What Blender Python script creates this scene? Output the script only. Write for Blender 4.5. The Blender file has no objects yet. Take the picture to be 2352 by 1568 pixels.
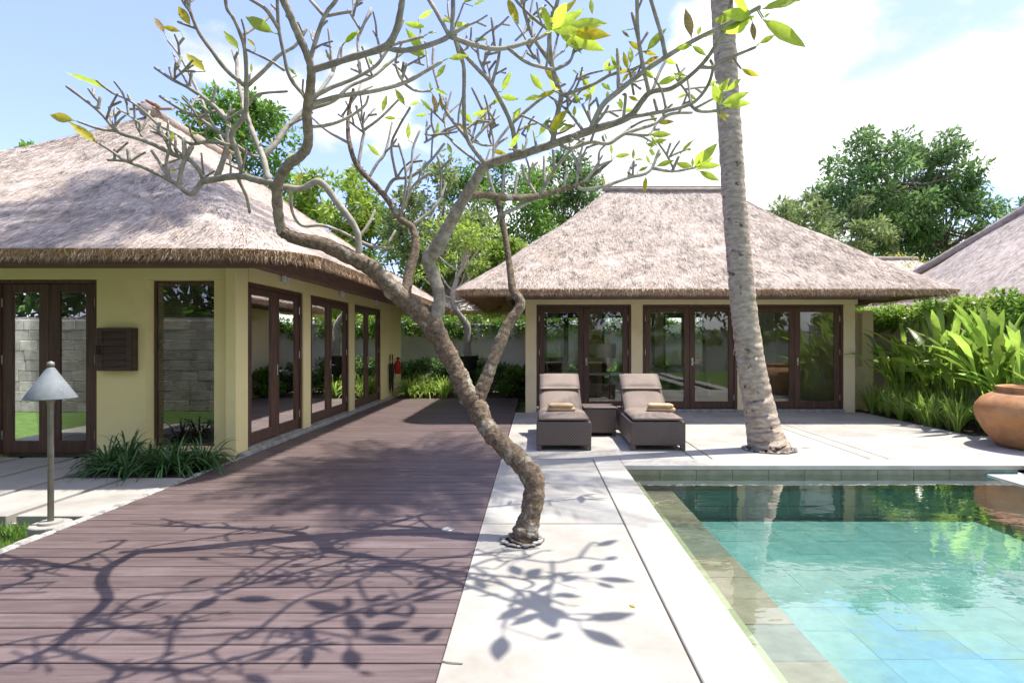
import bpy, math, random
import numpy as np
from mathutils import Vector, Matrix
R = math.radians
random.seed(7); rng = np.random.default_rng(7)
scn = bpy.context.scene
col = scn.collection

# ------------------------------------------------------------------ camera, sky, sun, exposure
F = 1300.0; CX, CY = 1230.0, 786.0; CAMH = 1.5      # pixel -> ray on a 2352 x 1568 view of the photograph
cam = bpy.data.cameras.new('camera'); camo = bpy.data.objects.new('camera', cam); col.objects.link(camo)
camo.location = (0, 0, CAMH); camo.rotation_euler = (R(90), 0, 0)
cam.sensor_width = 36; cam.lens = F/2352*36; cam.shift_x = -54/2352; cam.shift_y = 2/2352
cam.clip_start = 0.05; cam.clip_end = 2000
scn.camera = camo

SUN = Vector((0.37, 0.13, 1.0)).normalized()
world = bpy.data.worlds.new('World'); scn.world = world; world.use_nodes = True
def build_world():
    nt = world.node_tree; nt.nodes.clear(); N = nt.nodes.new; L = nt.links.new
    out = N('ShaderNodeOutputWorld'); bg = N('ShaderNodeBackground'); L(bg.outputs[0], out.inputs[0])
    bg.inputs[1].default_value = 0.15
    sky = N('ShaderNodeTexSky'); sky.sky_type = 'NISHITA'; sky.sun_disc = False
    sky.sun_elevation = math.asin(SUN.z); sky.sun_rotation = math.atan2(SUN.x, SUN.y)
    sky.air_density = 1.0; sky.dust_density = 1.0; sky.ozone_density = 4.0
    tc = N('ShaderNodeTexCoord'); sep = N('ShaderNodeSeparateXYZ'); L(tc.outputs['Generated'], sep.inputs[0])
    def M(op, a, b=None, c=None):
        m = N('ShaderNodeMath'); m.operation = op
        for i, v in enumerate((a, b, c)):
            if v is None: continue
            if isinstance(v, (int, float)): m.inputs[i].default_value = v
            else: L(v, m.inputs[i])
        return m.outputs[0]
    zz = M('MAXIMUM', sep.outputs[2], 0.0)
    den = M('ADD', zz, 0.42)
    px = M('DIVIDE', sep.outputs[0], den); py = M('DIVIDE', sep.outputs[1], den)
    cmb = N('ShaderNodeCombineXYZ'); L(px, cmb.inputs[0]); L(py, cmb.inputs[1]); cmb.inputs[2].default_value = 9.3
    n1 = N('ShaderNodeTexNoise'); n1.inputs['Scale'].default_value = 2.1; n1.inputs['Detail'].default_value = 11
    n1.inputs['Roughness'].default_value = 0.52; L(cmb.outputs[0], n1.inputs['Vector'])
    n2 = N('ShaderNodeTexNoise'); n2.inputs['Scale'].default_value = 4.6; n2.inputs['Detail'].default_value = 5
    L(cmb.outputs[0], n2.inputs['Vector'])
    # one broad bank of cumulus over the eastern (+X) half of the sky
    bank = M('MULTIPLY', M('SUBTRACT', px, -0.07), 0.20)
    bank = M('MINIMUM', M('MAXIMUM', bank, -0.15), 0.10)
    dens = M('ADD', n1.outputs['Fac'], bank)
    ramp = N('ShaderNodeValToRGB'); L(dens, ramp.inputs[0])
    ramp.color_ramp.elements[0].position = 0.485; ramp.color_ramp.elements[1].position = 0.565
    ramp.color_ramp.interpolation = 'EASE'
    shade = N('ShaderNodeMapRange'); L(n2.outputs['Fac'], shade.inputs[0])
    shade.inputs[1].default_value = 0.36; shade.inputs[2].default_value = 0.64
    shade.inputs[3].default_value = 0.62; shade.inputs[4].default_value = 1.15
    cc = N('ShaderNodeVectorMath'); cc.operation = 'SCALE'; cc.inputs[0].default_value = (3.75, 3.85, 4.1)
    L(shade.outputs[0], cc.inputs['Scale'])
    mix = N('ShaderNodeMix'); mix.data_type = 'RGBA'
    L(ramp.outputs[0], mix.inputs['Factor'])
    veil = N('ShaderNodeMix'); veil.data_type = 'RGBA'; veil.inputs['Factor'].default_value = 0.10
    wb = N('ShaderNodeMix'); wb.data_type = 'RGBA'; wb.blend_type = 'MULTIPLY'; wb.inputs['Factor'].default_value = 1; wb.inputs['B'].default_value = (0.70, 0.62, 0.83, 1)
    L(sky.outputs[0], wb.inputs['A']); L(wb.outputs['Result'], veil.inputs['A']); veil.inputs['B'].default_value = (3.9, 4.5, 6.2, 1)
    L(veil.outputs['Result'], mix.inputs['A']); L(cc.outputs[0], mix.inputs['B'])
    L(mix.outputs['Result'], bg.inputs[0])
build_world()
sun = bpy.data.lights.new('sun', 'SUN'); sun.energy = 3.0; sun.angle = R(0.53); sun.color = (1.0, 0.955, 0.88)
suno = bpy.data.objects.new('sun', sun); col.objects.link(suno)
suno.rotation_euler = (-SUN).to_track_quat('-Z', 'Y').to_euler(); suno.location = (12, 4, 30)
vs = scn.view_settings; vs.view_transform = 'Standard'; vs.look = 'None'; vs.gamma = 1; vs.use_curve_mapping = False
vs.exposure = 1.55

# ------------------------------------------------------------------ materials
def nd(nt, t, **kw):
    n = nt.nodes.new(t)
    for k, v in kw.items():
        if k in n.inputs: n.inputs[k].default_value = v
        else: setattr(n, k, v)
    return n
def pmat(name, c1, c2=None, scale=4.0, rough=0.7, bump=0.0, bscale=None, stretch=(1, 1, 1), spec=0.3, rnd=0.0,
         lo=0.35, hi=0.65, detail=6, tone=0.0, c3=None, s3=1.0, t3=(0.55, 0.7), transl=0.0, metal=0.0, wave=None, bdist=0.02):
    m = bpy.data.materials.new(name); m.use_nodes = True; nt = m.node_tree; nt.nodes.clear(); L = nt.links.new
    out = nd(nt, 'ShaderNodeOutputMaterial'); b = nd(nt, 'ShaderNodeBsdfPrincipled', Roughness=rough, Metallic=metal)
    b.inputs['Specular IOR Level'].default_value = spec
    tc = nd(nt, 'ShaderNodeTexCoord'); mp = nd(nt, 'ShaderNodeMapping'); mp.inputs['Scale'].default_value = stretch
    oi = nd(nt, 'ShaderNodeObjectInfo')
    off = nt.nodes.new('ShaderNodeVectorMath'); off.operation = 'SCALE'; off.inputs[0].default_value = (37, 53, 71)
    L(oi.outputs['Random'], off.inputs['Scale'])
    add = nt.nodes.new('ShaderNodeVectorMath'); add.operation = 'ADD'
    L(tc.outputs['Object'], add.inputs[0]); L(off.outputs[0], add.inputs[1]); L(add.outputs[0], mp.inputs[0])
    c2 = c2 or c1
    ns = nd(nt, 'ShaderNodeTexNoise', Scale=scale, Detail=detail, Roughness=0.6); L(mp.outputs[0], ns.inputs['Vector'])
    rp = nd(nt, 'ShaderNodeValToRGB'); e = rp.color_ramp.elements
    e[0].position = lo; e[1].position = hi; e[0].color = (*c1, 1); e[1].color = (*c2, 1)
    L(ns.outputs['Fac'], rp.inputs[0]); c = rp.outputs[0]
    def mixc(kind, fac, a, bb):
        x = nd(nt, 'ShaderNodeMix'); x.data_type = 'RGBA'; x.blend_type = kind
        for s, v in (('Factor', fac), ('A', a), ('B', bb)):
            if hasattr(v, 'links'): L(v, x.inputs[s])
            elif s == 'Factor': x.inputs['Factor'].default_value = v
            else: x.inputs[s].default_value = (*v, 1)
        return x.outputs['Result']
    if c3:
        n3 = nd(nt, 'ShaderNodeTexNoise', Scale=s3, Detail=8, Roughness=0.65); L(add.outputs[0], n3.inputs['Vector'])
        mr = nd(nt, 'ShaderNodeMapRange'); mr.inputs[1].default_value, mr.inputs[2].default_value = t3
        L(n3.outputs['Fac'], mr.inputs[0]); c = mixc('MIX', mr.outputs[0], c, c3)
    def vary(src, amt, c):
        mr = nd(nt, 'ShaderNodeMapRange'); mr.inputs[3].default_value = 1-amt; mr.inputs[4].default_value = 1+amt
        L(src, mr.inputs[0])
        sc = nt.nodes.new('ShaderNodeVectorMath'); sc.operation = 'SCALE'; L(c, sc.inputs[0]); L(mr.outputs[0], sc.inputs['Scale'])
        return sc.outputs[0]
    if rnd: c = vary(oi.outputs['Random'], rnd, c)
    if tone:
        at = nd(nt, 'ShaderNodeAttribute'); at.attribute_name = 'tone'; c = vary(at.outputs['Fac'], tone, c)
    L(c, b.inputs['Base Color'])
    if bump or wave:
        bp = nd(nt, 'ShaderNodeBump', Strength=max(bump, 0.01)); bp.inputs['Distance'].default_value = bdist
        nb = nd(nt, 'ShaderNodeTexNoise', Scale=bscale or scale*3, Detail=8, Roughness=0.65); L(mp.outputs[0], nb.inputs['Vector'])
        h = nb.outputs['Fac']
        if wave:
            wv = nd(nt, 'ShaderNodeTexWave', Scale=wave[1], Distortion=wave[2]); wv.bands_direction = wave[0]
            L(add.outputs[0], wv.inputs['Vector'])
            ad = nt.nodes.new('ShaderNodeMath'); ad.operation = 'MULTIPLY_ADD'; L(wv.outputs['Fac'], ad.inputs[0]); ad.inputs[1].default_value = wave[3]
            L(h, ad.inputs[2]); h = ad.outputs[0]
        L(h, bp.inputs['Height']); L(bp.outputs[0], b.inputs['Normal'])
    sh = b.outputs[0]
    if transl:
        tr = nd(nt, 'ShaderNodeBsdfTranslucent'); L(c, tr.inputs[0])
        mx = nd(nt, 'ShaderNodeMixShader', Fac=transl); L(sh, mx.inputs[1]); L(tr.outputs[0], mx.inputs[2]); sh = mx.outputs[0]
    L(sh, out.inputs[0])
    return m
def glassmat(name, tint, ior=1.5, rough=0.0, bump=0.0, bscale=3.0, stretch=(1, 1, 1), boost=1.0, floor=0.0):
    m = bpy.data.materials.new(name); m.use_nodes = True; nt = m.node_tree; nt.nodes.clear(); L = nt.links.new
    out = nd(nt, 'ShaderNodeOutputMaterial'); tr = nd(nt, 'ShaderNodeBsdfTransparent'); tr.inputs[0].default_value = (*tint, 1)
    gl = nd(nt, 'ShaderNodeBsdfGlossy', Roughness=rough); gl.inputs[0].default_value = (1, 1, 1, 1)
    fr = nd(nt, 'ShaderNodeFresnel', IOR=ior); f = fr.outputs[0]
    ma = nt.nodes.new('ShaderNodeMath'); ma.operation = 'MULTIPLY_ADD'; ma.use_clamp = True
    L(f, ma.inputs[0]); ma.inputs[1].default_value = boost; ma.inputs[2].default_value = floor; f = ma.outputs[0]
    if bump:
        tc = nd(nt, 'ShaderNodeTexCoord'); mp = nd(nt, 'ShaderNodeMapping'); mp.inputs['Scale'].default_value = stretch
        L(tc.outputs['Object'], mp.inputs[0])
        ns = nd(nt, 'ShaderNodeTexNoise', Scale=bscale, Detail=3, Roughness=0.5); L(mp.outputs[0], ns.inputs['Vector'])
        bp = nd(nt, 'ShaderNodeBump', Strength=bump); bp.inputs['Distance'].default_value = 0.05
        L(ns.outputs['Fac'], bp.inputs['Height']); L(bp.outputs[0], gl.inputs['Normal']); L(bp.outputs[0], fr.inputs['Normal'])
    mx = nd(nt, 'ShaderNodeMixShader'); L(f, mx.inputs[0]); L(tr.outputs[0], mx.inputs[1]); L(gl.outputs[0], mx.inputs[2])
    L(mx.outputs[0], out.inputs[0]); return m

M = {}
M['soil'] = pmat('soil', (0.05, 0.035, 0.025), (0.11, 0.08, 0.055), 12, 0.95, 0.6)
M['lawn'] = pmat('lawn', (0.05, 0.10, 0.02), (0.10, 0.17, 0.035), 8, 0.95, 0.6, 60)
M['grass'] = pmat('grass', (0.10, 0.21, 0.03), (0.20, 0.32, 0.05), 5, 0.6, tone=0.35, transl=0.35)
M['concrete'] = pmat('concrete', (0.325, 0.31, 0.277), (0.385, 0.37, 0.337), 1.6, 0.75, 0.15, 60, c3=(0.265, 0.245, 0.21), s3=1.5, t3=(0.46, 0.70), rnd=0.03, bdist=0.004)
M['coping'] = pmat('coping', (0.355, 0.335, 0.295), (0.42, 0.405, 0.365), 2.2, 0.7, 0.12, 70, c3=(0.31, 0.285, 0.235), s3=1.9, t3=(0.50, 0.75), rnd=0.03, bdist=0.004)
M['joint'] = pmat('joint', (0.05, 0.038, 0.022), (0.12, 0.09, 0.05), 9, 0.95)
M['plank'] = pmat('plank', (0.088, 0.061, 0.058), (0.145, 0.106, 0.102), 5, 0.5, 0.35, 40, stretch=(0.35, 6, 6), rnd=0.13, spec=0.35,
                  c3=(0.18, 0.138, 0.135), s3=1.7, t3=(0.55, 0.8), wave=('Y', 28, 0.6, 0.5), bdist=0.004)
M['kerb'] = pmat('kerb', (0.23, 0.22, 0.20), (0.44, 0.43, 0.40), 9, 0.9, 0.6, 40)
M['wall'] = pmat('yellow_render', (0.80, 0.70, 0.345), (0.84, 0.745, 0.395), 1.4, 0.85, 0.08, 90, bdist=0.004, c3=(0.71, 0.61, 0.30), s3=1.3, t3=(0.55, 0.8))
M['wall2'] = pmat('ochre_render', (0.78, 0.65, 0.40), (0.82, 0.695, 0.445), 1.4, 0.85, 0.08, 90, bdist=0.004, c3=(0.62, 0.50, 0.30), s3=1.3, t3=(0.55, 0.8))
M['inwall'] = pmat('inner_render', (0.64, 0.60, 0.50), (0.70, 0.66, 0.56), 1.5, 0.9)
M['infloor'] = pmat('inner_floor', (0.33, 0.31, 0.28), (0.40, 0.38, 0.34), 2.5, 0.35)
M['wood'] = pmat('dark_timber', (0.075, 0.040, 0.029), (0.130, 0.072, 0.052), 4, 0.42, 0.15, 40, stretch=(8, 8, 0.6), rnd=0.12, bdist=0.003)
M['woodx'] = pmat('dark_timber_beam', (0.150, 0.097, 0.083), (0.215, 0.145, 0.125), 4, 0.5, 0.15, 40, stretch=(0.6, 0.6, 8), rnd=0.1, bdist=0.003)
M['box'] = pmat('stained_timber_box', (0.050, 0.031, 0.023), (0.085, 0.052, 0.040), 4, 0.5, 0.15, 40, stretch=(0.6, 6, 8), bdist=0.003)
M['rafter'] = pmat('rafter_timber', (0.30, 0.19, 0.12), (0.40, 0.27, 0.17), 5, 0.8)
M['thatch'] = pmat('thatch', (0.37, 0.31, 0.265), (0.55, 0.48, 0.43), 9, 0.95, 0.5, 35, c3=(0.56, 0.49, 0.44), s3=2.2, t3=(0.5, 0.7), bdist=0.05)
M['straw'] = pmat('straw', (0.42, 0.345, 0.285), (0.61, 0.52, 0.445), 2.2, 0.85, tone=0.8, c3=(0.44, 0.34, 0.26), s3=0.9, t3=(0.55, 0.72), transl=0.12)
M['cut'] = pmat('cut_straw', (0.42, 0.285, 0.175), (0.62, 0.47, 0.33), 3, 0.9, tone=0.4)
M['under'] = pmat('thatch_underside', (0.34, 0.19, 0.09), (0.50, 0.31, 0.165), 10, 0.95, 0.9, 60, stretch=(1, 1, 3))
M['ridge'] = pmat('ridge_capping', (0.24, 0.19, 0.16), (0.40, 0.33, 0.285), 6, 0.8, 0.4)
M['tile'] = pmat('terracotta_tile', (0.33, 0.17, 0.10), (0.43, 0.24, 0.15), 8, 0.8, 0.3)
M['glass'] = glassmat('window_glass', (0.93, 0.95, 0.93), 1.5, 0.0, boost=1.0, floor=0.03, bump=0.02, bscale=1.3)
M['water'] = glassmat('pool_water', (0.84, 0.965, 0.955), 1.333, 0.0, bump=0.085, bscale=2.2, stretch=(1, 1.6, 1), boost=1.9, floor=0.06)
def stonetile(name, a, b): return pmat(name, a, b, 7, 0.55, 0.15, 30, rnd=0.05, c3=tuple(x*0.72 for x in a), s3=3.0, t3=(0.55, 0.75))
M['pooltile'] = stonetile('green_pool_stone', (0.105, 0.232, 0.212), (0.145, 0.285, 0.26))
M['pooltile2'] = stonetile('pale_pool_stone', (0.12, 0.25, 0.228), (0.165, 0.305, 0.275))
M['slate'] = stonetile('brown_slate', (0.21, 0.16, 0.105), (0.29, 0.23, 0.16))
M['slate2'] = stonetile('grey_slate', (0.16, 0.155, 0.12), (0.23, 0.215, 0.17))
M['walltop'] = stonetile('mossy_wall_stone', (0.15, 0.15, 0.10), (0.22, 0.21, 0.15))
M['walltile'] = stonetile('shaded_wall_stone', (0.13, 0.225, 0.20), (0.18, 0.285, 0.255))  # far wall gets less light; that shade is put into the stone colour
M['ledge'] = stonetile('pale_ledge', (0.34, 0.32, 0.185), (0.42, 0.39, 0.24))
M['bark'] = pmat('frangipani_bark', (0.095, 0.068, 0.046), (0.30, 0.225, 0.155), 34, 0.9, 1.0, 60, c3=(0.43, 0.42, 0.35), s3=6.5, t3=(0.57, 0.66), lo=0.33, hi=0.70, bdist=0.02)
M['limb'] = pmat('frangipani_limb', (0.19, 0.16, 0.12), (0.40, 0.35, 0.28), 22, 0.85, 0.9, 60, c3=(0.40, 0.38, 0.31), s3=8, t3=(0.57, 0.68), lo=0.35, hi=0.68, bdist=0.012)
M['twig'] = pmat('frangipani_twig', (0.24, 0.215, 0.17), (0.41, 0.38, 0.315), 16, 0.8, 0.5, 60, c3=(0.37, 0.35, 0.29), s3=7, t3=(0.55, 0.7), rnd=0.12, bdist=0.008)
M['fleaf'] = pmat('frangipani_leaf', (0.40, 0.53, 0.055), (0.52, 0.64, 0.08), 9, 0.4, 0.15, 30, rnd=0.30, transl=0.6, spec=0.4)
M['fleaf_y'] = pmat('yellowing_leaf', (0.42, 0.42, 0.04), (0.60, 0.50, 0.03), 9, 0.45, 0.15, 30, c3=(0.28, 0.14, 0.03), s3=3, t3=(0.56, 0.68), transl=0.45)
M['fleaf_b'] = pmat('withered_leaf', (0.24, 0.16, 0.07), (0.42, 0.32, 0.12), 14, 0.8, 0.3, 30, transl=0.3)
M['palmbark'] = pmat('palm_bark', (0.28, 0.22, 0.165), (0.50, 0.415, 0.33), 10, 0.9, 0.8, 30, stretch=(1, 1, 2.5), wave=('Z', 3.2, 2.0, 0.5), c3=(0.075, 0.06, 0.05), s3=7.5, t3=(0.61, 0.66), bdist=0.02)
M['frond'] = pmat('palm_frond', (0.06, 0.12, 0.02), (0.13, 0.20, 0.04), 4, 0.45, rnd=0.2, transl=0.35)
for k, a, b in (('leafA', (0.085, 0.19, 0.03), (0.20, 0.35, 0.045)), ('leafB', (0.17, 0.27, 0.04), (0.35, 0.46, 0.07)),
                ('leafC', (0.09, 0.175, 0.058), (0.20, 0.31, 0.095)), ('leafD', (0.15, 0.21, 0.075), (0.28, 0.34, 0.12)), ('leafE', (0.30, 0.32, 0.06), (0.42, 0.42, 0.11))):
    M[k] = pmat('foliage_'+k, a, b, 0.7, 0.5, tone=0.45, transl=0.42, spec=0.35, lo=0.3, hi=0.7)
M['lily'] = pmat('lily_blade', (0.04, 0.105, 0.032), (0.085, 0.175, 0.055), 4, 0.35, rnd=0.2, tone=0.35, transl=0.25, spec=0.5)
M['lilyl'] = pmat('pale_lily_blade', (0.23, 0.36, 0.055), (0.42, 0.55, 0.13), 4, 0.4, rnd=0.2, tone=0.35, transl=0.35, spec=0.45)
M['heli'] = pmat('heliconia_leaf', (0.165, 0.30, 0.045), (0.41, 0.56, 0.095), 3, 0.36, rnd=0.2, tone=0.6, transl=0.45, spec=0.45)
M['vineb'] = pmat('sunlit_creeper', (0.14, 0.27, 0.035), (0.34, 0.48, 0.07), 1.5, 0.45, tone=0.4, transl=0.4)  # brighter copy of the wall vine, sunlight put into the leaf colour
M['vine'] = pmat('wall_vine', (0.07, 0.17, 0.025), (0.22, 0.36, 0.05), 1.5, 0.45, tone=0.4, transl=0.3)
M['trunk'] = pmat('tree_trunk', (0.12, 0.09, 0.065), (0.25, 0.20, 0.15), 5, 0.9, 0.6)
M['gwall'] = pmat('garden_wall', (0.47, 0.445, 0.40), (0.58, 0.555, 0.51), 1.2, 0.9, 0.15, c3=(0.30, 0.27, 0.22), s3=0.8, t3=(0.56, 0.75))
M['block'] = pmat('stone_block', (0.38, 0.34, 0.27), (0.55, 0.50, 0.41), 5, 0.9, 0.4, rnd=0.22)
M['wicker'] = None
M['cushion'] = pmat('taupe_cushion', (0.195, 0.152, 0.122), (0.235, 0.187, 0.152), 3, 0.9, 0.12, 300, bdist=0.003)
M['towel'] = pmat('tan_towel', (0.42, 0.29, 0.165), (0.53, 0.385, 0.235), 30, 0.95, 0.6, 220, bdist=0.004)
M['clay'] = pmat('fired_clay', (0.36, 0.165, 0.06), (0.46, 0.235, 0.105), 2.2, 0.75, 0.35, 30, c3=(0.20, 0.115, 0.07), s3=3.2, t3=(0.47, 0.68), stretch=(1, 1, 2), bdist=0.006)
M['lampmetal'] = pmat('grey_lamp_metal', (0.165, 0.185, 0.20), (0.215, 0.24, 0.255), 14, 0.6, 0.2, 60, c3=(0.32, 0.31, 0.27), s3=12, t3=(0.62, 0.75), bdist=0.003)
M['pole'] = pmat('lamp_post_metal', (0.20, 0.185, 0.155), (0.30, 0.285, 0.25), 10, 0.5, 0.15, metal=0.3)
M['steel'] = pmat('brushed_steel', (0.55, 0.54, 0.52), None, 10, 0.3, metal=1.0)
M['black'] = pmat('black_metal', (0.012, 0.012, 0.013), (0.03, 0.03, 0.03), 10, 0.5)
M['red'] = pmat('red_paint', (0.42, 0.02, 0.015), (0.50, 0.03, 0.02), 6, 0.35)
M['white'] = pmat('white_paint', (0.72, 0.71, 0.68), (0.78, 0.77, 0.74), 6, 0.5)
M['shade'] = pmat('linen_shade', (0.62, 0.55, 0.38), (0.68, 0.61, 0.44), 8, 0.9, transl=0.4)
M['orange'] = pmat('orange_foam', (0.62, 0.12, 0.05), (0.70, 0.16, 0.07), 6, 0.6)
M['fabric'] = pmat('pale_fabric', (0.42, 0.41, 0.39), (0.52, 0.51, 0.49), 5, 0.95, 0.1)
M['dark'] = pmat('dark_furniture', (0.035, 0.022, 0.017), (0.06, 0.04, 0.03), 5, 0.4)
M['blind'] = pmat('blind_slat', (0.30, 0.26, 0.20), (0.36, 0.31, 0.25), 5, 0.6)
M['pebble'] = pmat('pebble', (0.17, 0.168, 0.16), (0.36, 0.355, 0.345), 14, 0.7, 0.2, rnd=0.4)
M['wallart'] = pmat('woven_disc', (0.20, 0.08, 0.03), (0.36, 0.17, 0.07), 20, 0.7, 0.3)
def wicker():
    m = bpy.data.materials.new('brown_wicker'); m.use_nodes = True; nt = m.node_tree; L = nt.links.new
    b = nt.nodes['Principled BSDF']; b.inputs['Roughness'].default_value = 0.5
    tc = nd(nt, 'ShaderNodeTexCoord'); w = []
    br = nd(nt, 'ShaderNodeTexChecker', Scale=46.0); L(tc.outputs['Object'], br.inputs[0])
    br.inputs['Color1'].default_value = (0.105, 0.080, 0.068, 1); br.inputs['Color2'].default_value = (0.052, 0.039, 0.034, 1)
    ns = nd(nt, 'ShaderNodeTexNoise', Scale=25.0); L(tc.outputs['Object'], ns.inputs[0])
    mx = nd(nt, 'ShaderNodeMix'); mx.data_type = 'RGBA'; mx.blend_type = 'MULTIPLY'; mx.inputs['Factor'].default_value = 0.5
    L(br.outputs[0], mx.inputs['A']); L(ns.outputs['Color'], mx.inputs['B'])
    sc = nt.nodes.new('ShaderNodeVectorMath'); sc.operation = 'SCALE'; sc.inputs['Scale'].default_value = 1.45; L(br.outputs[0], sc.inputs[0])
    L(sc.outputs[0], b.inputs['Base Color'])
    bp = nd(nt, 'ShaderNodeBump', Strength=0.6); bp.inputs['Distance'].default_value = 0.006; L(br.outputs['Fac'], bp.inputs['Height']); L(bp.outputs[0], b.inputs['Normal'])
    return m
M['wicker'] = wicker()

# ------------------------------------------------------------------ helpers
ORG = {}
def tag(o, label=None, cat=None, group=None, kind=None):
    if label: o['label'] = label
    if cat: o['category'] = cat
    if group: o['group'] = group
    if kind: o['kind'] = kind
    return o
def empty(name, loc=(0, 0, 0), label=None, cat=None, group=None, kind=None):
    o = bpy.data.objects.new(name, None); col.objects.link(o); o.location = loc; o.empty_display_size = 0.1
    ORG[o.name] = Vector(loc); return tag(o, label, cat, group, kind)
def mesh_obj(name, me, mat, parent=None, org=None):
    if mat is not None and not me.materials: me.materials.append(mat)
    o = bpy.data.objects.new(name, me); col.objects.link(o)
    if parent is not None:
        o.parent = parent; ORG[o.name] = ORG.get(parent.name, Vector())
    elif org is not None:
        o.location = org; ORG[o.name] = Vector(org)
    return o
class MB:
    def __init__(s, T=None): s.v = []; s.f = []; s.T = T
    def add(s, vs, fs):
        n = len(s.v); s.v += [tuple(s.T(*p)) if s.T else tuple(p) for p in vs]; s.f += [tuple(i+n for i in f) for f in fs]; return s
    def box(s, x0, x1, y0, y1, z0, z1, b=0.0):
        x0, x1 = min(x0, x1), max(x0, x1); y0, y1 = min(y0, y1), max(y0, y1); z0, z1 = min(z0, z1), max(z0, z1)
        if b <= 0:
            return s.add([(x0, y0, z0), (x1, y0, z0), (x1, y1, z0), (x0, y1, z0), (x0, y0, z1), (x1, y0, z1), (x1, y1, z1), (x0, y1, z1)],
                         [(0, 3, 2, 1), (4, 5, 6, 7), (0, 1, 5, 4), (1, 2, 6, 5), (2, 3, 7, 6), (3, 0, 4, 7)])
        b = min(b, (x1-x0)*.45, (y1-y0)*.45, (z1-z0)*.45)
        lv = [(z0, b), (z0+b, 0), (z1-b, 0), (z1, b)]; vs = []
        for z, i in lv:
            X0, X1, Y0, Y1 = x0+i, x1-i, y0+i, y1-i
            if i: vs += [(X0, Y0+0, z), (X0, Y0, z), (X1, Y0, z), (X1, Y0, z), (X1, Y1, z), (X1, Y1, z), (X0, Y1, z), (X0, Y1, z)]
            else: vs += [(X0, Y0+b, z), (X0+b, Y0, z), (X1-b, Y0, z), (X1, Y0+b, z), (X1, Y1-b, z), (X1-b, Y1, z), (X0+b, Y1, z), (X0, Y1-b, z)]
        fs = []
        for k in range(3):
            for i in range(8):
                j = (i+1) % 8; fs.append((k*8+i, k*8+j, k*8+8+j, k*8+8+i))
        fs += [(1, 7, 5, 3), (25, 27, 29, 31)]
        return s.add(vs, fs)
    def lathe(s, prof, c=(0, 0, 0), seg=24, cap=True):
        vs = []; fs = []; n = len(prof)
        for r, z in prof:
            for k in range(seg):
                a = 2*math.pi*k/seg; vs.append((c[0]+r*math.cos(a), c[1]+r*math.sin(a), c[2]+z))
        for i in range(n-1):
            for k in range(seg):
                j = (k+1) % seg; fs.append((i*seg+k, i*seg+j, (i+1)*seg+j, (i+1)*seg+k))
        if cap: fs += [tuple(range(seg-1, -1, -1)), tuple((n-1)*seg+k for k in range(seg))]
        return s.add(vs, fs)
    def tube(s, pts, rad, seg=8, jitter=0.0, cap=True):
        pts = [Vector(p) for p in pts]; n = len(pts)
        if not hasattr(rad, '__len__'): rad = [rad]*n
        t = (pts[1]-pts[0]).normalized(); u = t.orthogonal().normalized(); vs = []; fs = []
        for i in range(n):
            t2 = (pts[min(i+1, n-1)]-pts[max(i-1, 0)])
            if t2.length > 1e-9:
                t2.normalize(); u = (u - t2*u.dot(t2))
                u = u.normalized() if u.length > 1e-6 else t2.orthogonal().normalized(); t = t2
            w = t.cross(u)
            for k in range(seg):
                a = 2*math.pi*k/seg; r = rad[i]*(1+(random.uniform(-jitter, jitter) if jitter else 0))
                vs.append(pts[i]+u*(r*math.cos(a))+w*(r*math.sin(a)))
        for i in range(n-1):
            for k in range(seg):
                j = (k+1) % seg; fs.append((i*seg+k, i*seg+j, (i+1)*seg+j, (i+1)*seg+k))
        if cap: fs += [tuple(range(seg-1, -1, -1)), tuple((n-1)*seg+k for k in range(seg))]
        return s.add(vs, fs)
    def build(s, name, mat, parent=None, smooth=False, org=None, **kw):
        o0 = ORG.get(parent.name, Vector()) if parent is not None else Vector(org or (0, 0, 0))
        me = bpy.data.meshes.new(name); me.from_pydata([(p[0]-o0.x, p[1]-o0.y, p[2]-o0.z) for p in s.v], [], s.f)
        if smooth: me.polygons.foreach_set('use_smooth', [True]*len(me.polygons))
        me.update(); return tag(mesh_obj(name, me, M[mat], parent, org), **kw)
def npmesh(name, verts, faces, mat, parent=None, tone=None, org=None, smooth=False, **kw):
    me = bpy.data.meshes.new(name); k = faces.shape[1]
    o0 = ORG.get(parent.name, Vector()) if parent is not None else Vector(org or (0, 0, 0))
    verts = np.asarray(verts, dtype=np.float32)-np.array(o0, dtype=np.float32)
    me.vertices.add(len(verts)); me.vertices.foreach_set('co', verts.ravel())
    me.loops.add(faces.size); me.loops.foreach_set('vertex_index', faces.astype(np.int32).ravel())
    me.polygons.add(len(faces)); me.polygons.foreach_set('loop_start', np.arange(0, faces.size, k, dtype=np.int32))
    if smooth: me.polygons.foreach_set('use_smooth', np.ones(len(faces), dtype=bool))
    me.update(calc_edges=True)
    if tone is not None:
        at = me.attributes.new('tone', 'FLOAT', 'POINT'); at.data.foreach_set('value', np.asarray(tone, dtype=np.float32))
    return tag(mesh_obj(name, me, M[mat], parent, org), **kw)
def copy_tree(o, parent=None):
    c = o.copy(); col.objects.link(c)
    if parent is not None: c.parent = parent
    for ch in list(o.children): copy_tree(ch, c)
    return c
def smooth_path(P, n=6):
    P = np.array(P, dtype=float)
    if len(P) < 3: 
        return np.array([P[0]+(P[-1]-P[0])*k/n for k in range(n+1)])
    Q = np.vstack([2*P[0]-P[1], P, 2*P[-1]-P[-2]]); out = []
    for i in range(1, len(Q)-2):
        for k in range(n):
            t = k/n; a, b, c, d = Q[i-1], Q[i], Q[i+1], Q[i+2]
            out.append(0.5*((2*b)+(-a+c)*t+(2*a-5*b+4*c-d)*t*t+(-a+3*b-3*c+d)*t**3))
    out.append(P[-1]); return np.array(out)
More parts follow.
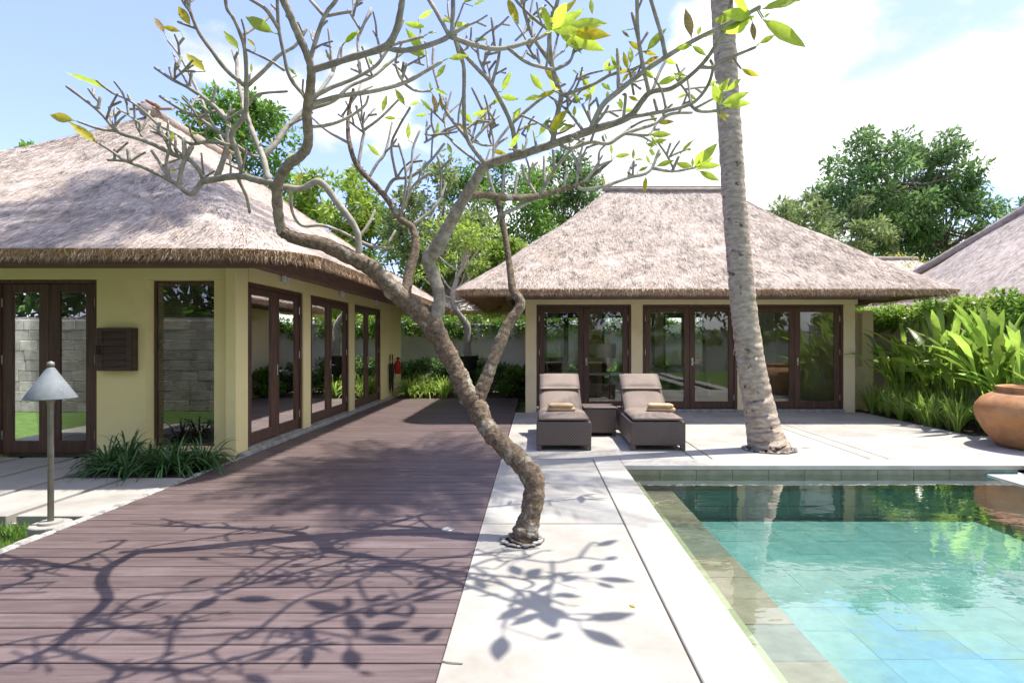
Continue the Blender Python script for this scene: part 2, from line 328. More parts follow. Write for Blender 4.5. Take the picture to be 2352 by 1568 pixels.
def at(x, y, t): return ((x-CX)/F*t, t, CAMH+(CY-y)/F*t)      # view pixel at depth t -> point

# ------------------------------------------------------------------ ground, deck, terrace, pool
PX0, PX1, PY0, PY1 = 1.08, 5.5, -3.0, 6.91       # pool water
WZ = -0.12
g = MB(); G = 300
hx0, hx1, hy0, hy1 = PX0-0.12, PX1+0.45, PY0-0.12, PY1+0.12
for (a, b, c, d) in ((-G, hx0, -G, G), (hx1, G, -G, G), (hx0, hx1, -G, hy0), (hx0, hx1, hy1, G)):
    g.add([(a, c, -.10), (b, c, -.10), (b, d, -.10), (a, d, -.10)], [(0, 1, 2, 3)])
g.build('ground', 'lawn', label='dark green ground sheet under the villas and garden', cat='ground', kind='structure')

DX0, DX1 = -3.80, -0.445
deck = empty('deck', (DX0, 0, 0), 'purplish brown timber deck of crosswise boards', 'deck', kind='structure')
pitch = 0.1632; pw = pitch-0.012
y = 2.655-pitch*34; k = 0
pm = MB().box(0, DX1-DX0, 0, pw, -0.03, 0, 0.004)
pme = bpy.data.meshes.new('plank'); pme.from_pydata(pm.v, [], pm.f); pme.update(); pme.materials.append(M['plank'])
while y < 15.1:
    o = bpy.data.objects.new('plank', pme); col.objects.link(o); o.parent = deck
    o.location = (0, y+.006, random.uniform(-.0015, .0015)); y += pitch
MB().box(DX0+.01, DX1-.01, -2.9, 15.1, -.095, -.06).build('deck_base', 'black', deck)
# slabs: every slab its own piece
terrace = empty('terrace', (0, 0, 0), 'pale concrete terrace beside the deck and before the far villa', 'terrace', kind='structure')
jt = 0.018
def slab(x0, x1, y0, y1, mat='concrete', z=0.0, th=.09, b=.004): MB().box(x0, x1, y0, y1, z-th, z, b).build('slab', mat, terrace)
sx1 = 0.742
for a, b in ((-2.9, 0.3), (0.3, 4.69), (4.69, 7.28)): slab(DX1+.004, sx1-.012, a+jt/2, b-jt/2)
xs = [DX1+.004, 2.04, 2.28, 4.31, 4.55]
for i in range(4): slab(xs[i]+jt/2, xs[i+1]-jt/2, 7.30+jt/2, 12.12)
slab(4.55+jt/2, 7.0, 9.05, 12.12); slab(4.55+jt/2, 9.5, 7.30+jt/2, 9.05-.002)
MB().box(DX1-.002, 9.4, 7.1, 12.1, -.098, -.07).build('joint_bed', 'joint', terrace)
MB().box(DX1-.002, 0.78, -2.9, 7.1, -.098, -.05).build('joint_bed', 'joint', terrace)
# coping of the pool
pool = empty('pool_basin', (PX0, PY1, 0), 'stone lined swimming pool basin with pale coping', 'pool', kind='structure')
MB().box(sx1, PX0, PY0, 7.285, -.055, .001, .006).build('coping', 'coping', pool)
MB().box(PX0+.002, 9.4, PY1, 7.285, -.055, .001, .006).build('coping', 'coping', pool)
MB().box(PX1+.45, PX1+.85, PY0, PY1-.002, -.055, .001, .006).build('coping', 'coping', pool)
MB().box(PX1, PX1+.447, PY0, PY1-.002, -.5, -.105, .006).build('side_ledge', 'coping', pool)
FZ = -0.66
MB().box(PX0-.1, PX0, PY0, 7.0, FZ-.1, -.057).build('pool_wall', 'pooltile', pool)
MB().box(PX0-.1, PX1+.4, PY1+.012, PY1+.1, FZ-.1, -.057).build('pool_wall', 'pooltile', pool)
MB().box(PX1+.015, PX1+.4, PY0, PY1-.01, FZ-.1, -.51).build('pool_wall', 'pooltile', pool)
MB().box(PX0-.1, PX1+.4, PY0-.1, PY0, FZ-.1, -.057).build('pool_wall', 'pooltile', pool)
MB().box(PX0-.1, PX1+.4, PY0-.1, PY1+.1, FZ-.16, FZ-.012).build('pool_floor', 'pooltile', pool)
# wall tiles (far wall), floor tiles, slate bench, pale ledge
n = 10; w = (PX1-PX0)/n
for i in range(n):
    for (z0, z1) in ((-.30, -.054), (-.50, -.30), (FZ, -.50)):
        MB().box(PX0+i*w+.003, PX0+(i+1)*w-.003, PY1, PY1+.012, z0+.003, z1-.003).build('tile', 'walltile' if z0 < -.35 else 'walltop', pool)
LX, BX = 1.27, 1.66
n = 24; h = (PY1-PY0)/n
for i in range(n):
    MB().box(PX0, LX-.004, PY0+i*h+.002, PY0+(i+1)*h-.002, FZ, -.20, .003).build('ledge_stone', 'ledge', pool)
yy = PY0; i = 0
while yy < PY1-.1:
    h = random.choice((.36, .42, .42, .50)); h = min(h, PY1-yy)
    MB().box(LX, BX, yy+.003, yy+h-.003, FZ, -.30+random.uniform(-.002, .002), .004).build('bench_slate', random.choice(('slate', 'slate', 'slate2')), pool); yy += h
nx, ny = 11, 26; w = (PX1-BX)/nx; h = (PY1-PY0)/ny
tm = MB().box(0, w-.0015, 0, h-.0015, -.008, 0); tme = {}
for mk in ('pooltile', 'pooltile2'):
    me = bpy.data.meshes.new('tile'); me.from_pydata(tm.v, [], tm.f); me.update(); me.materials.append(M[mk]); tme[mk] = me
for i in range(nx):
    for j in range(ny):
        o = bpy.data.objects.new('tile', tme['pooltile2' if random.random() < .3 else 'pooltile']); col.objects.link(o); o.parent = pool
        o.location = (BX+i*w+.003-PX0, PY0+j*h+.003-PY1, FZ+random.uniform(-.002, .002))
MB().add([(PX0, PY0, WZ), (PX1+.02, PY0, WZ), (PX1+.02, PY1, WZ), (PX0, PY1, WZ)], [(0, 1, 2, 3)]).build('water', 'water', label='clear turquoise swimming pool water', cat='water', kind='structure')
# left path slabs, kerb, beds
path = empty('path', (-4.5, 5.5, 0), 'pale concrete stepping slabs before the front door of the near villa', 'path', kind='structure')
for x0, x1, y0, y1 in ((-4.50, -3.89, 4.90, 6.27), (-5.22, -4.585, 4.90, 6.27), (-5.94, -5.305, 4.90, 7.40), (-6.66, -6.025, 4.90, 7.40), (-7.4, -6.74, 4.90, 7.40), (-8.1, -7.48, 4.9, 7.4)):
    MB().box(x0, x1, y0, y1, -.16, 0, .006).build('slab', 'concrete', path)
MB().box(-8.1, -3.89, 4.95, 6.25, -.13, -.085).build('joint_bed', 'kerb', path)
kb = MB(); yy = 2.4
kerb = empty('kerb', (-3.85, 4, 0), 'rough grey stone kerb along the deck edge', 'kerb', kind='structure')
while yy < 7.40:
    h = random.uniform(.10, .22); e = random.uniform(-.012, .012)
    MB().box(-3.885+e, -3.806, yy, yy+h-.004, -.12, random.uniform(-.004, .014), .014).build('kerb_stone', 'kerb', kerb); yy += h
yy = 7.40
while yy < 15.2:
    h = .45; MB().box(-3.90, -3.803, yy+.002, yy+h-.002, -.1, .05+random.uniform(-.003, .003), .01).build('kerb_stone', 'kerb', kerb); yy += h
for nm, x0, x1, y0, y1 in (('bed', -5.29, -3.90, 6.29, 7.49), ('bed', -3.9, 1.0, 15.12, 18.3), ('bed', 7.02, 8.75, 9.07, 18.3), ('bed', -0.43, 7.0, 16.95, 18.3)):
    MB().box(x0, x1, y0, y1, -.2, -.03).build('garden_bed', 'soil', label='dark soil of a planting bed', cat='soil', kind='structure')

# ------------------------------------------------------------------ thatched roofs
class Roof:
    def __init__(s, x0, x1, y0, y1, ra, rb, ztop, zr, rc=0.5, conc=0.16):
        s.b = (x0, x1, y0, y1); s.ra = np.array(ra[:2], float); s.rb = np.array(rb[:2], float); s.z0 = ztop; s.zr = zr; s.rc = rc; s.c = conc
        per = []; rc = s.rc                                            # outline, counter clockwise from front left
        def arc(cx, cy, a0):
            for k in range(9): a = a0+math.pi/2*k/8; per.append((cx+rc*math.cos(a), cy+rc*math.sin(a), 1))
        def line(ax, ay, bx, by):
            L = math.hypot(bx-ax, by-ay); n = max(2, int(L/.22))
            for k in range(1, n): per.append((ax+(bx-ax)*k/n, ay+(by-ay)*k/n, 0))
        arc(x0+rc, y0+rc, math.pi); line(x0+rc, y0, x1-rc, y0); arc(x1-rc, y0+rc, -math.pi/2); line(x1, y0+rc, x1, y1-rc)
        arc(x1-rc, y1-rc, 0); line(x1-rc, y1, x0+rc, y1); arc(x0+rc, y1-rc, math.pi/2); line(x0, y1-rc, x0, y0+rc)
        s.E = np.array([(p[0], p[1]) for p in per]); s.n = len(per)
        d = np.roll(s.E, -1, 0)-np.roll(s.E, 1, 0); d /= np.linalg.norm(d, axis=1)[:, None]
        s.N = np.stack([d[:, 1], -d[:, 0]], 1)                           # outward
        ax = s.rb-s.ra; L = np.linalg.norm(ax); s.ax = ax/L
        lo = min((np.array([x0, y0])*s.ax).sum(), (np.array([x1, y1])*s.ax).sum()); hi = max((np.array([x0, y0])*s.ax).sum(), (np.array([x1, y1])*s.ax).sum())
        q = ((s.E*s.ax).sum(1)-lo)/(hi-lo)
        side = np.abs((s.N*s.ax).sum(1)) < 0.5
        q = np.clip((q-rc/(hi-lo))/(1-2*rc/(hi-lo)), 0, 1)
        q = np.where(side, q, np.where(q > .5, 1, 0)); s.Rg = s.ra+(s.rb-s.ra)*q[:, None]
    def pt(s, p, k):                                                     # p in [0,n) float array, k in [0,1]
        i = np.floor(p).astype(int) % s.n; j = (i+1) % s.n; f = (p-np.floor(p))[:, None]
        e = s.E[i]*(1-f)+s.E[j]*f; r = s.Rg[i]*(1-f)+s.Rg[j]*f; nn = s.N[i]*(1-f)+s.N[j]*f
        xy = e+(r-e)*k[:, None]; g = k*(1-s.c)+s.c*k*k
        # soft swelling and sagging of old thatch
        z = s.z0+(s.zr-s.z0)*g+0.05*np.sin(xy[:, 0]*2.1+1)*np.sin(xy[:, 1]*1.7)*np.sin(np.pi*np.clip(k, 0, 1))
        z -= 0.03*np.exp(-k*18)
        return np.column_stack([xy, z]), nn, np.column_stack([r-e, np.linalg.norm(r-e, axis=1)*0])
    def surface(s, parent, zbot, inset=.85, zin=2.62):
        K = 26; ks = np.linspace(0, 1, K+1)**1.1; V = []; P = np.arange(s.n, dtype=float)
        for k in ks: V.append(s.pt(P, np.full(s.n, k))[0])
        V = np.array(V); V[1:-1, :, 2] += rng.normal(0, .012, V[1:-1, :, 2].shape)
        lip = V[0].copy(); lip[:, :2] -= s.N*.05; lip[:, 2] = zbot+rng.normal(0, .008, s.n)
        und = V[0].copy(); und[:, :2] = s.E-s.N*inset; und[:, 2] = zin
        inn = und.copy(); inn[:, 2] = zin+.25; inn[:, :2] -= s.N*.4
        rows = V.reshape(-1, 3); n = s.n; f = []
        for a in range(K):
            for i in range(n):
                j = (i+1) % n; f.append((a*n+i, a*n+j, (a+1)*n+j, (a+1)*n+i))
        o = npmesh('roof', rows, np.array(f), 'thatch', parent, smooth=True)
        W = np.vstack([V[0], lip, und, inn]); f = []
        for a in range(3):
            for i in range(n):
                j = (i+1) % n; f.append((a*n+j, a*n+i, (a+1)*n+i, (a+1)*n+j))
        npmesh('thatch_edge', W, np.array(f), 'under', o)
        return o
    def straw(s, parent, N, length=(.16, .42), wid=(.006, .013), fringe=6000, vis=None):
        seg = np.linalg.norm(np.roll(s.E, -1, 0)-s.E, axis=1); cum = np.cumsum(seg); 
        def samp(N):
            u = rng.random(N)*cum[-1]; i = np.searchsorted(cum, u); i = np.minimum(i, s.n-1)
            return i+(u-(cum[i]-seg[i]))/seg[i]
        p = samp(int(N*1.6)); k = rng.random(len(p))
        w = np.linalg.norm(s.pt(p, np.zeros(len(p)))[2], axis=1)
        keep = rng.random(len(p)) < (1-k*.75); p = p[keep][:N]; k = k[keep][:N]
        P, nn, dr = s.pt(p, k); P2 = s.pt(p, np.clip(k-.02, 0, 1))[0]; P2[k < .02] = P[k < .02]+np.column_stack([nn, -nn[:, 0]*0-.5])[k < .02]*.1
        d = np.column_stack([nn, np.zeros(len(nn))]); L = np.linalg.norm(dr[:, :2], axis=1)
        slope = (s.zr-s.z0)*((1-s.c)+2*s.c*k)/L; d[:, 2] = -slope
        dd = P2-P; dd /= (np.linalg.norm(dd, axis=1)[:, None]+1e-9); d /= np.linalg.norm(d, axis=1)[:, None]
        d = d*.7+dd*.3; d /= np.linalg.norm(d, axis=1)[:, None]
        side = np.cross(d, np.array([0, 0, 1.0])); side /= np.linalg.norm(side, axis=1)[:, None]; up = np.cross(side, d)
        m = len(P); ln = rng.uniform(*length, m)
        wob = 0.10*np.sin(P[:, 0]*1.3+P[:, 1]*2.2)+rng.normal(0, .17, m)
        dv = d+side*wob[:, None]; dv /= np.linalg.norm(dv, axis=1)[:, None]
        wd = rng.uniform(*wid, m); lift = rng.uniform(.001, .016, m)
        base = P+up*rng.uniform(-.012, .018, m)[:, None]; tip = base+dv*ln[:, None]+up*lift[:, None]
        over = tip[:, 2] < s.z0-.07; tip[over, 2] = s.z0-.07+rng.normal(0, .025, over.sum())
        V = np.empty((m, 3, 3)); V[:, 0] = base-side*wd[:, None]/2; V[:, 1] = base+side*wd[:, None]/2; V[:, 2] = tip
        ca = np.floor((P[:, 0]*1.0+P[:, 1]*.73)/.09).astype(int); cb = np.floor(P[:, 2]/.06+np.sin(ca*1.7)*3).astype(int)
        hsh = np.mod(np.sin(ca*12.9898+cb*78.233)*43758.5453, 1.0); dark = np.where(np.abs(hsh) < .15, -.42, 0)
        tone = np.repeat(np.clip(dark+rng.normal(.52, .23, m)+.07*np.sin(P[:, 0]*3.1+P[:, 2]*6)*np.sin(P[:, 1]*2.3), 0, 1), 3)
        npmesh('straw', V.reshape(-1, 3), np.arange(m*3).reshape(-1, 3), 'straw', parent, tone, kind='stuff')
        # hanging fringe of cut straw at the eave
        p = samp(fringe); P, nn, _ = s.pt(p, np.full(fringe, .0)); m = fringe
        out = np.column_stack([nn, np.zeros(m)]); sd = np.column_stack([-nn[:, 1], nn[:, 0], np.zeros(m)])
        base = P-out*rng.uniform(-.01, .10, m)[:, None]; base[:, 2] += rng.uniform(-.10, .02, m)
        ln = rng.uniform(.03, .085, m); tip = base+out*rng.uniform(-.01, .05, m)[:, None]+sd*rng.normal(0, .025, m)[:, None]; tip[:, 2] -= ln
        wd = rng.uniform(.004, .009, m)
        V = np.empty((m, 3, 3)); V[:, 0] = base-sd*wd[:, None]/2; V[:, 1] = base+sd*wd[:, None]/2; V[:, 2] = tip
        npmesh('eave_fringe', V.reshape(-1, 3), np.arange(m*3).reshape(-1, 3), 'cut', parent, np.repeat(rng.random(m), 3), kind='stuff')

# ------------------------------------------------------------------ villa building kit (a along the wall, d outwards, z up)
def Tfront(Y0): return lambda a, d, z: (a, Y0-d, z)
def Tside(X0): return lambda a, d, z: (X0+d, a, z)
def double_door(house, T, a0, a1, z0, z1, mat='wood', stile=.115, top=.10, bot=.16, handle=1, fr=.055, blinds=None, d0=-.11):
    f = MB(T); f.box(a0, a0+fr, d0, d0+.09, z0, z1, .005); f.box(a1-fr, a1, d0, d0+.09, z0, z1, .005); f.box(a0+fr+.001, a1-fr-.001, d0+.002, d0+.088, z1-fr, z1, .005)
    f.build('door_frame', mat, house)
    mid = (a0+a1)/2
    for s, (p, q) in enumerate(((a0+fr+.003, mid-.002), (mid+.002, a1-fr-.003))):
        zb, zt = z0+.012, z1-fr-.003; d1, d2 = d0+.015, d0+.062
        m = MB(T); m.box(p, p+stile, d1, d2, zb, zt, .006); m.box(q-stile, q, d1, d2, zb, zt, .006)
        m.box(p+stile+.0005, q-stile-.0005, d1+.002, d2-.002, zt-top, zt-.001, .005); m.box(p+stile+.0005, q-stile-.0005, d1+.002, d2-.002, zb+.001, zb+bot, .005)
        leaf = m.build('door_leaf', mat, house)
        MB(T).box(p+stile-.004, q-stile+.004, d1+.018, d1+.022, zb+bot-.004, zt-top+.004).build('glass_pane', 'glass', leaf)
        hx = p if s == 0 else q
        for hz in (z0+.25, (z0+z1)/2+.1, z1-.30):
            MB(T).box(hx-.012, hx+.012, d2, d2+.012, hz-.06, hz+.06, .003).build('hinge', 'steel', leaf)
        if (handle == 1 and s == 1) or (handle == 2 and s == 1):
            hh = MB(T); px = p+stile*.5; hh.box(px-.02, px+.02, d2, d2+.006, 1.0, 1.16, .003); hh.box(px-.014, px+.014, d2+.006, d2+.05, 1.05, 1.075, .004); hh.box(px-.01, px+.13, d2+.042, d2+.058, 1.052, 1.073, .005)
            hh.build('handle', 'steel', leaf)
def blind(T, a0, a1, z0, z1, d, label):
    m = MB(T); z = z0
    b = empty('window_blind', T((a0+a1)/2, d, z0), label, 'blind')
    while z < z1-.05:
        m.add([(a0, d-.011, z), (a1, d-.011, z), (a1, d+.011, z+.006), (a0, d+.011, z+.006)], [(0, 1, 2, 3)]); z += .034
    m.build('slats', 'blind', b, kind='stuff'); MB(T).box(a0, a1, d-.02, d+.02, z1-.04, z1).build('head_rail', 'blind', b)

# ================================================================== near villa (left)
v1 = empty('thatched_villa', (-7.3, 12, 0), 'yellow walled thatched villa beside the brown deck, wall box by its front door', 'villa', 'thatched villas')
WX, WY = -3.92, 7.5; TZ = 2.33
TF, TS = Tfront(WY), Tside(WX)
# front wall
fw = MB(TF)
fw.box(-5.815, -5.163, -.2, 0, -.1, TZ+.0); fw.build('wall', 'wall', v1)
MB(TF).box(-11.0, -7.165, -.2, 0, -.1, TZ).build('wall', 'wall', v1)
MB(TF).box(-11.0, -4.061, -.2, .012, TZ+.002, 2.78).build('lintel', 'wall', v1)
MB(TF).box(-4.258, -4.062, -.2, .0, -.1, TZ).build('pillar', 'wall', v1)
MB().box(-4.06, WX, 7.41, 7.72, -.1, 2.779, .006).build('pillar', 'wall', v1)
MB(TF).box(-5.163, -4.258, -.2, -.001, -.1, .10).build('sill', 'wall', v1)
win = MB(TF); a0, a1, z0, z1 = -5.161, -4.260, .102, TZ
for bx in ((a0, a0+.03, z0, z1), (a1-.03, a1, z0, z1), (a0+.03, a1-.03, z1-.03, z1), (a0+.03, a1-.03, z0, z0+.03)): win.box(bx[0], bx[1], -.198, -.16, bx[2], bx[3])
wo = win.build('window', 'wood', v1); MB(TF).box(a0+.028, a1-.028, -.182, -.178, z0+.028, z1-.028).build('glass_pane', 'glass', wo)
double_door(v1, TF, -7.162, -5.818, .015, TZ-.002, stile=.135, top=.115, bot=.16, fr=.045, handle=0)
# side wall
ds = [(7.72, 9.60), (9.86, 11.93), (12.27, 14.36)]
ds = [(7.73, 9.56), (9.87, 11.93), (12.27, 14.36)]
for (a, b) in ((9.56, 9.87), (11.93, 12.27), (14.36, 16.5)): MB(TS).box(a, b, -.2, 0, -.1, TZ).build('wall' if b-a > 1 else 'pillar', 'wall', v1)
MB(TS).box(7.72, 16.5, -.2, .012, TZ+.002, 2.78).build('lintel', 'wall', v1)
for a, b in ds:
    double_door(v1, TS, a+.002, b-.002, .06, TZ-.002, stile=.125)
    MB(TS).box(a, b, -.2, -.001, -.1, .058).build('threshold', 'kerb', v1)
MB().box(-11.0, -4.12, 16.3, 16.5, -.1, 2.78).build('wall', 'wall', v1)
MB().box(-11.0, -10.8, 7.7, 16.3, -.1, 2.78).build('wall', 'wall', v1)
MB().box(-10.8, -4.12, 7.7, 16.3, -.05, .05).build('floor', 'infloor', v1)
MB().box(-10.8, -4.12, 7.7, 16.3, 2.70, 2.74).build('ceiling', 'inwall', v1)
MB().box(-8.6, -8.5, 7.7, 16.3, .05, 2.7).build('inner_wall', 'inwall', v1)
# fascia and soffit
FX, FY = -3.32, 6.92
MB().box(-11.6, FX, FY, FY+.06, 2.41, 2.64, .006).build('fascia', 'woodx', v1)
MB().box(FX-.06, FX, FY+.062, 17.1, 2.41, 2.64, .006).build('fascia', 'woodx', v1)
MB().box(-11.6, FX-.06, FY+.06, 7.48, 2.525, 2.545).build('soffit', 'woodx', v1)
MB().box(-3.907, FX-.061, 7.48, 17.1, 2.525, 2.545).build('soffit', 'woodx', v1)
r1 = Roof(-12.07, -2.55, 6.1, 17.9, (-7.31, 10.86), (-7.31, 13.14), 2.545, 5.86, rc=.75)
ro = r1.surface(v1, 2.44, inset=.80, zin=2.63)
r1.straw(ro, 250000, length=(.06, .18), wid=(.004, .008), fringe=26000)
rc = MB(); rc.tube([(-7.31, 10.6, 5.86), (-7.31, 13.4, 5.86)], .13, 10); rc.build('ridge_cap', 'ridge', ro, smooth=True)
for yy in (10.75, 13.25):
    t = MB()
    for q in range(5): t.box(-7.50+q*.078, -7.435+q*.078, yy-.12, yy+.12, 5.95+.035*(2-abs(q-2)), 6.0+.035*(2-abs(q-2)), .015)
    t.build('ridge_tile', 'tile', ro); MB().tube([(-7.72, yy, 5.93), (-6.9, yy, 5.93)], .03, 6).build('ridge_pole', 'ridge', ro)
# blinds inside
blind(TF, -5.15, -4.27, .15, 2.3, -.26, 'drawn slatted blind inside the tall fixed window by the corner')
blind(TF, -7.05, -5.93, .12, 2.2, -.24, 'slatted blind inside the front door by the wall box')
blind(TS, 7.85, 9.5, .15, 2.2, -.26, 'slatted blind inside the side door nearest the corner pillar')
blind(TS, 9.98, 11.8, .15, 2.2, -.26, 'slatted blind inside the middle side door of the yellow villa')

# ================================================================== far villa
v2 = empty('thatched_villa', (3.4, 14.5, 0), 'ochre thatched villa with three glazed double doors behind the sun loungers', 'villa', 'thatched villas')
W2 = 12.3; T2 = Tfront(W2); TZ2 = 2.32
for a, b in ((-.22, .02), (2.08, 2.33), (4.39, 4.62), (6.70, 6.95)): MB(T2).box(a, b, -.2, 0.0, -.1, TZ2, .006).build('pillar', 'wall2', v2)
MB(T2).box(-.26, 6.99, -.2, .03, TZ2+.002, 2.43, .006).build('lintel', 'wall2', v2)
for a, b in ((.02, 2.08), (2.33, 4.39), (4.62, 6.70)):
    double_door(v2, T2, a+.002, b-.002, .05, TZ2-.002, stile=.12, top=.10, bot=.15, handle=1)
MB(T2).box(.02, 6.70, -.2, .06, -.1, .045, .01).build('threshold', 'kerb', v2)
MB().box(-.22, -.02, 12.52, 16.6, -.1, 2.7).build('wall', 'wall2', v2)
MB().box(6.75, 6.95, 12.52, 16.6, -.1, 2.7).build('wall', 'wall2', v2)
MB().box(-.02, 6.75, 12.5, 16.6, -.05, .04).build('floor', 'infloor', v2)
MB().box(-.02, 6.75, 12.5, 16.6, 2.66, 2.7).build('ceiling', 'inwall', v2)
for a, b in ((-.22, .25), (1.55, 1.95), (3.5, 3.75), (5.0, 6.95)): MB().box(a, b, 16.6, 16.8, -.1, 2.35).build('wall', 'wall2', v2)
MB().box(-.22, 6.95, 16.6, 16.8, 2.352, 2.7).build('lintel', 'wall2', v2)
for a, b in ((.25, 1.55), (1.95, 3.5), (3.75, 5.0)):
    m = MB(); mid = (a+b)/2
    for p, q in ((a, a+.08), (mid-.07, mid+.07), (b-.08, b)): m.box(p, q, 16.65, 16.72, .05, 2.35)
    m.box(a+.08, b-.08, 16.652, 16.718, .051, .2); m.box(a+.08, b-.08, 16.652, 16.718, 2.22, 2.349); wn = m.build('window', 'wood', v2)
    MB().box(a+.07, b-.07, 16.68, 16.685, .19, 2.23).build('glass_pane', 'glass', wn)
FX0, FX1, FY2 = -.62, 7.35, 11.75
MB().box(FX0, FX1, FY2, FY2+.06, 2.39, 2.60, .006).build('fascia', 'woodx', v2)
for x in (FX0, FX1-.06): MB().box(x, x+.06, FY2+.062, 17.3, 2.39, 2.60, .006).build('fascia', 'woodx', v2)
MB().box(FX0+.06, FX1-.06, FY2+.06, 12.27, 2.50, 2.52).build('soffit', 'woodx', v2)
r2 = Roof(-1.6, 8.32, 10.72, 17.6, (1.80, 14.16), (4.75, 14.16), 2.545, 5.28, rc=.55)
ro2 = r2.surface(v2, 2.44, inset=.72, zin=2.66)
r2.straw(ro2, 240000, length=(.06, .17), wid=(.004, .009), fringe=26000)
rc = MB(); rc.tube([(1.68, 14.16, 5.31), (4.88, 14.16, 5.31)], .05, 8); rc.build('ridge_pole', 'ridge', ro2, smooth=True)
rc = MB(); rc.tube([(1.64, 14.10, 5.37), (4.92, 14.10, 5.37)], .022, 6); rc.build('ridge_pole', 'ridge', ro2, smooth=True)
for q in range(4):                                                       # rafters under the side eaves
    for sx, x0, x1 in ((-1, -1.45, FX0), (1, FX1, 8.0)):
        yy = 11.6+q*.55
        za, zb = (2.50, 2.62) if sx < 0 else (2.62, 2.50)
        MB().add([(x0, yy, za), (x1, yy, zb), (x1, yy+.07, zb), (x0, yy+.07, za), (x0, yy, za+.07), (x1, yy, zb+.07), (x1, yy+.07, zb+.07), (x0, yy+.07, za+.07)],
                 [(0, 3, 2, 1), (4, 5, 6, 7), (0, 1, 5, 4), (1, 2, 6, 5), (2, 3, 7, 6), (3, 0, 4, 7)]).build('rafter', 'rafter', v2)
MB().add([(-1.35, 11.0, 2.47), (-.6, 11.72, 2.5), (-.6, 11.82, 2.5), (-1.42, 11.06, 2.47), (-1.35, 11.0, 2.57), (-.6, 11.72, 2.62), (-.6, 11.82, 2.62), (-1.42, 11.06, 2.57)],
         [(0, 3, 2, 1), (4, 5, 6, 7), (0, 1, 5, 4), (1, 2, 6, 5), (2, 3, 7, 6), (3, 0, 4, 7)]).build('hip_rafter', 'woodx', v2)
# side alcove wall
al = MB(); al.box(6.953, 7.12, 12.9, 13.1, -.1, 2.22); al.box(7.45, 7.70, 12.9, 13.1, -.1, 2.22); al.box(7.12, 7.45, 12.9, 13.1, -.1, .95); al.box(7.12, 7.45, 12.9, 13.1, 2.17, 2.219)
ao = al.build('alcove_wall', 'wall2', v2); MB().box(7.121, 7.449, 13.08, 13.1, .951, 2.169).build('niche_panel', 'inwall', ao)

# ================================================================== third villa (right, roof only in view)
v3 = empty('thatched_villa', (15, 12, 0), 'pale thatched villa roof rising behind the vine covered wall beyond the clay jar', 'villa', 'thatched villas')
MB().box(11.6, 18.7, 7.5, 16.6, -.1, 2.7).build('wall', 'wall2', v3)
r3 = Roof(10.2, 20.1, 6.0, 18.0, (15.15, 10.95), (15.15, 13.05), 2.545, 6.9, rc=.6, conc=.06)
ro3 = r3.surface(v3, 2.44, inset=.8, zin=2.63); r3.straw(ro3, 120000, length=(.08, .22), wid=(.005, .010), fringe=9000)
h3 = MB(); hp = smooth_path([(10.25, 17.95, 2.66), (12.7, 15.5, 4.72), (15.15, 13.05, 6.95)], 8); h3.tube(hp, .12, 8, .1); h3.build('hip_roll', 'ridge', ro3, smooth=True)
# fourth far roof ridge between
v4 = empty('thatched_villa', (15, 27, 0), 'low distant thatched roof with a flat dark ridge between two larger roofs', 'villa', 'thatched villas')
MB().box(11, 21, 24, 30, -.1, 2.6).build('wall', 'wall2', v4)
r4 = Roof(9.8, 22, 22.6, 31.4, (14.0, 27.0), (18.0, 27.0), 2.58, 5.45, rc=.5); ro4 = r4.surface(v4, 2.42); r4.straw(ro4, 9000, fringe=800, wid=(.012, .025))
MB().tube([(13.8, 27, 5.5), (18.2, 27, 5.5)], .09, 8).build('ridge_pole', 'ridge', ro4)
v5 = empty('thatched_villa', (-2.3, 25, 0), 'small brown thatched roof glimpsed between the two villas behind the back wall', 'villa', 'thatched villas')
MB().box(-5, 1, 23, 28, -.1, 2.7).build('wall', 'wall2', v5)
r5 = Roof(-6.2, 2.0, 21.6, 29, (-3.2, 25.3), (-1.0, 25.3), 2.75, 5.0, rc=.5); ro5 = r5.surface(v5, 2.6); r5.straw(ro5, 12000, fringe=1200, wid=(.012, .022))

# ================================================================== garden walls
gw = empty('garden_wall', (-2, 18.5, 0), 'long grey rendered garden wall at the back, topped by creeper', 'wall')
MB().box(-4.5, 9.0, 18.4, 18.6, -.1, 2.05).build('wall', 'gwall', gw); MB().box(-4.5, 9.0, 18.36, 18.64, 2.052, 2.10, .01).build('wall_cap', 'gwall', gw)
gw2 = empty('garden_wall', (8.9, 12, 0), 'pale rendered side garden wall behind the broad leaved plants', 'wall')
MB().box(8.8, 9.0, 6.5, 18.38, -.1, 2.0).build('wall', 'gwall', gw2); MB().box(8.77, 9.03, 6.5, 18.34, 2.002, 2.05, .01).build('wall_cap', 'gwall', gw2)
# stone block wall and gate out of frame, seen only mirrored in the front glass
sw = empty('stone_wall', (-9, 1.9, 0), 'pale stone block wall mirrored in the front window of the yellow villa', 'wall')
MB().box(-15, -7.3, 1.92, 2.1, -.1, 2.08).build('wall_core', 'kerb', sw)
for r in range(9):
    x = -7.3-(.2 if r % 2 else 0)
    while x > -12:
        w = random.uniform(.36, .46); MB().box(x-w+.008, x, 1.98, 2.125+random.uniform(0, .012), r*.235-.1+.006, (r+1)*.235-.1, .008).build('block', 'block', sw); x -= w
gt = empty('garden_gate', (-6.2, 1.95, 0), 'dark timber gate mirrored in the front window of the yellow villa', 'gate')
for q in range(9): MB().box(-7.2+q*.24, -7.2+q*.24+.23, 1.9, 1.97, -.05, 2.0, .006).build('board', 'wood', gt)
hw = empty('garden_wall', (0, -7, 0), 'rendered boundary wall at the far end of the pool, mirrored in the glass doors', 'wall')
MB().box(-14, 16, -7.2, -7.0, -.1, 2.1).build('wall', 'gwall', hw)

